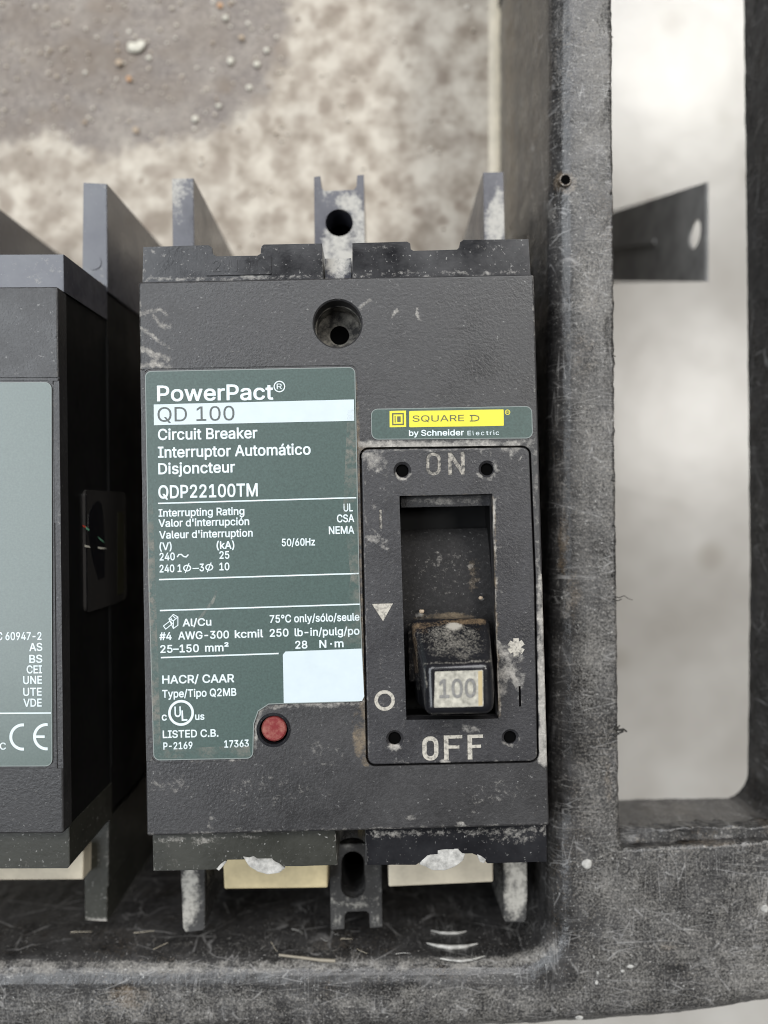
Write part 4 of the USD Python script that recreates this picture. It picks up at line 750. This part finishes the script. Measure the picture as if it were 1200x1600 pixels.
# shields: full height at the side wall
yt0, yt1 = Bf.at(50, 397.5, tier_z)[1], Bf.at(50, 1357.5, tier_z)[1]
ms = slab(sbox(-sR + .2, H / 2 - .3, sR + .12, yt0), fin_z, tier_z, .25)
part(bb, 'terminal_shield', to_tm(ms.refine_to_length(1.2)), M_FIN, Bf, smooth=40, paint={'dust': painter(Bf, [bl(60, 420, 60, 30, .28), bl(80, 440, 30, 8, .3)], 311, .10, 6)})
ms = slab(Polygon([(-sR, yt1), (sR - .4, yt1), (sR + .1, yt1 + .6), (sR + .1, -H / 2 + .3), (-sR, -H / 2 + .3)]), fin_z, tier_z, .3)
part(bb, 'terminal_shield', to_tm(ms.refine_to_length(1.2)), M_TIER_WORN, Bf, smooth=40, paint={'dust': painter(Bf, [bl(50, 1350, 60, 8, .2)], 321, .06, 6)})
part(bb, 'base', cutB(slab(sbox(-sR + .2, -H / 2 - 6, sR, H / 2 + 6), -100, fin_z - .02)), M_BLACK, Bf, smooth=30)
zb_ = fin_z + .3
fdB = painter(Bf, [bl(148, 430, 18, 30, .35), ('l', [(131, 286), (166, 286)], 3, .5)], 331, .10, 5)
pB = pxpoly(Bf, [(130, 285), (166.7, 287), (168, 455), (128, 455)], zb_)
part(bb, 'barrier', to_tm(cutB(slab(pB, -100, zb_, .25)).refine_to_length(1.6)), M_FIN, Bf, smooth=40, paint={'dust': lambda w: fdB(w) * (w[:, 2] > fin_z - 1)})
cd = Bf.at(147, 410, zb_)
part(bb, 'moulding_disc', cyl(cd, 1.65, zb_ - .2, zb_ + .22, n=28), M_FIN, Bf)
pB2 = pxpoly(Bf, [(131, 1280), (170.6, 1280), (169.5, 1384), (167, 1388), (167.5, 1440), (132.5, 1438.5)], zb_)
part(bb, 'barrier', to_tm(cutB(slab(pB2, -100, zb_, .3)).refine_to_length(1.6)), M_TIER_WORN, Bf, smooth=40, paint={'dust': painter(Bf, [('l', [(131, 1432), (140, 1438), (165, 1439)], 3.5, 1.1), ('l', [(169, 1300), (168, 1430)], 2.5, .4)], 341, .06, 3)})
part(bb, 'ledge', cutB(slab(Polygon([(sR - .5, H / 2 - 4), (sR + .25, H / 2 - 4), (sR + .25, -H / 2 + 4), (sR - .5, -H / 2 + 4)]), fin_z - .6, fin_z + .05, .2)), M_BLACK, Bf)
pc_ = sbox(sR - 33.6 - 12.5, H / 2 + 2, sR - 33.6, H / 2 + 32)
part(bb, 'mounting_post', cutB(slab(pc_, -100, fin_z + .2, .25)), M_FIN, Bf)
zc2 = -22
part(bb, 'terminal_block', convex_slab(pxpoly(Bf, [(-40, 1330), (131, 1330), (130, 1375), (-40, 1376)], zc2, .3), -40, zc2, .4), M_CREAM2, Bf, label='off white terminal block')
part(bb, 'terminal_block', slab(Polygon([(sR - 14, H / 2 + 3), (sR - .6, H / 2 + 3), (sR - .6, H / 2 + 7.6), (sR - 14, H / 2 + 7.6)]), -40, -24), M_CREAM2, Bf, label='off white terminal block')
# side sticker: clear glossy label with an oval and a bright film edge
def side(px, py, x=sR - .2):
    """local (y, z) on the right side wall along a line of sight"""
    d = Bf.R.T @ np.array([(px - 600) / F, (800 - py) / F, -1.0]); o = Bf.R.T @ (-Bf.t); k = (x - o[0]) / d[0]; q = o + k * d; return q[1], q[2]
def side_plate(pts, x0, x1, r):
    p = Polygon([side(*q) for q in pts]); p = rounded(p, r) if r else p
    return Manifold.extrude(cs(p), x1 - x0).transform(np.array([[0, 0, 1, x0], [1, 0, 0, 0], [0, 1, 0, 0]], float))
stk = part(bb, 'side_sticker', side_plate([(129, 765), (178, 768), (193, 770), (195, 935), (178, 943), (131, 958)], sR - .3, sR + .30, 1.5), M_STICKER, Bf, label='smoky clear sticker on the side wall')
part(stk, 'sticker_edge', side_plate([(129.6, 768), (131.2, 768), (133, 955), (131.6, 956)], sR + .31, sR + .34, 0), M_TIER, Bf)
ov = Polygon([side(x, y, sR + .35) for x, y in [(145, 790), (152, 784), (158, 788), (160, 800), (163, 850), (163, 900), (154, 905), (144, 870), (138, 830), (139, 805)]]).buffer(.5).buffer(-.3)
part(stk, 'sticker_oval', Manifold.extrude(cs(ov), .06).transform(np.array([[0, 0, 1, sR + .352], [1, 0, 0, 0], [0, 1, 0, 0]], float)), M_STICKER2, Bf)
part(stk, 'sticker_band', side_plate([(180, 800), (190, 800), (190, 925), (180, 930)], sR + .352, sR + .40, .3), M_STICKER3, Bf)
for pts, m in (([(124, 820), (129, 822), (129.5, 825), (125, 823.5)], M_GLINTS[0]), ([(129.5, 823), (135, 827), (134, 829.5), (129.5, 826.5)], M_GLINTS[1]), ([(127, 851), (135, 853), (136.5, 856), (128, 855)], M_GLINTS[2]), ([(148.5, 854.5), (153, 855), (163, 857), (153, 858), (149, 857)], M_GLINTS[2]), ([(148, 838), (154, 843), (159, 848.5), (152, 843.5)], M_GLINTS[1])):
    part(stk, 'painted_glint', side_plate(pts, sR + .42, sR + .45, 0), m, Bf)  # glare painted as small coloured plates
# label
lB = part(bb, 'nameplate', slab(lbB, -.14, .10, .06), M_LABEL_GLARE, Bf, smooth=30, label='green nameplate lightened by painted glare, with a column of standards marks')
part(lB, 'label_edge', slab(lbB.difference(lbB.buffer(-.16)), .08, .112), M_LABEL_RIM, Bf, smooth=False)
for t, x0, x1, y in (('IEC 60947-2', -18, 65, 1000), ('AS', 46, 66.5, 1017), ('BS', 46, 66.5, 1035.5), ('CEI', 42, 66, 1052), ('UNE', 36.5, 66, 1068.5), ('UTE', 36.5, 65.5, 1087), ('VDE', 37, 65.5, 1104)):
    lettering(lB, Bf, t, x0, y, x1, y - .4, 12.0, M_WHITE, .105, True)
stroke(lB, Bf, [(-150, 1115.5), (80, 1114)], 2.2, M_WHITE, .105)
lettering(lB, Bf, 'c', 0, 1171, 9.5, 1171, 14.5, M_WHITE, .105, False)
def arc(cx, cy, r, a0, a1, n=20): return [(cx + r * math.cos(math.radians(t)), cy - r * math.sin(math.radians(t))) for t in np.linspace(a0, a1, n)]
stroke(lB, Bf, arc(36, 1151.5, 19, 85, 275), 4.4, M_WHITE, .105, name='lettering'); stroke(lB, Bf, arc(73, 1151, 19, 85, 275), 4.4, M_WHITE, .105, name='lettering'); stroke(lB, Bf, [(55, 1151), (70, 1151)], 4.0, M_WHITE, .108, name='lettering')
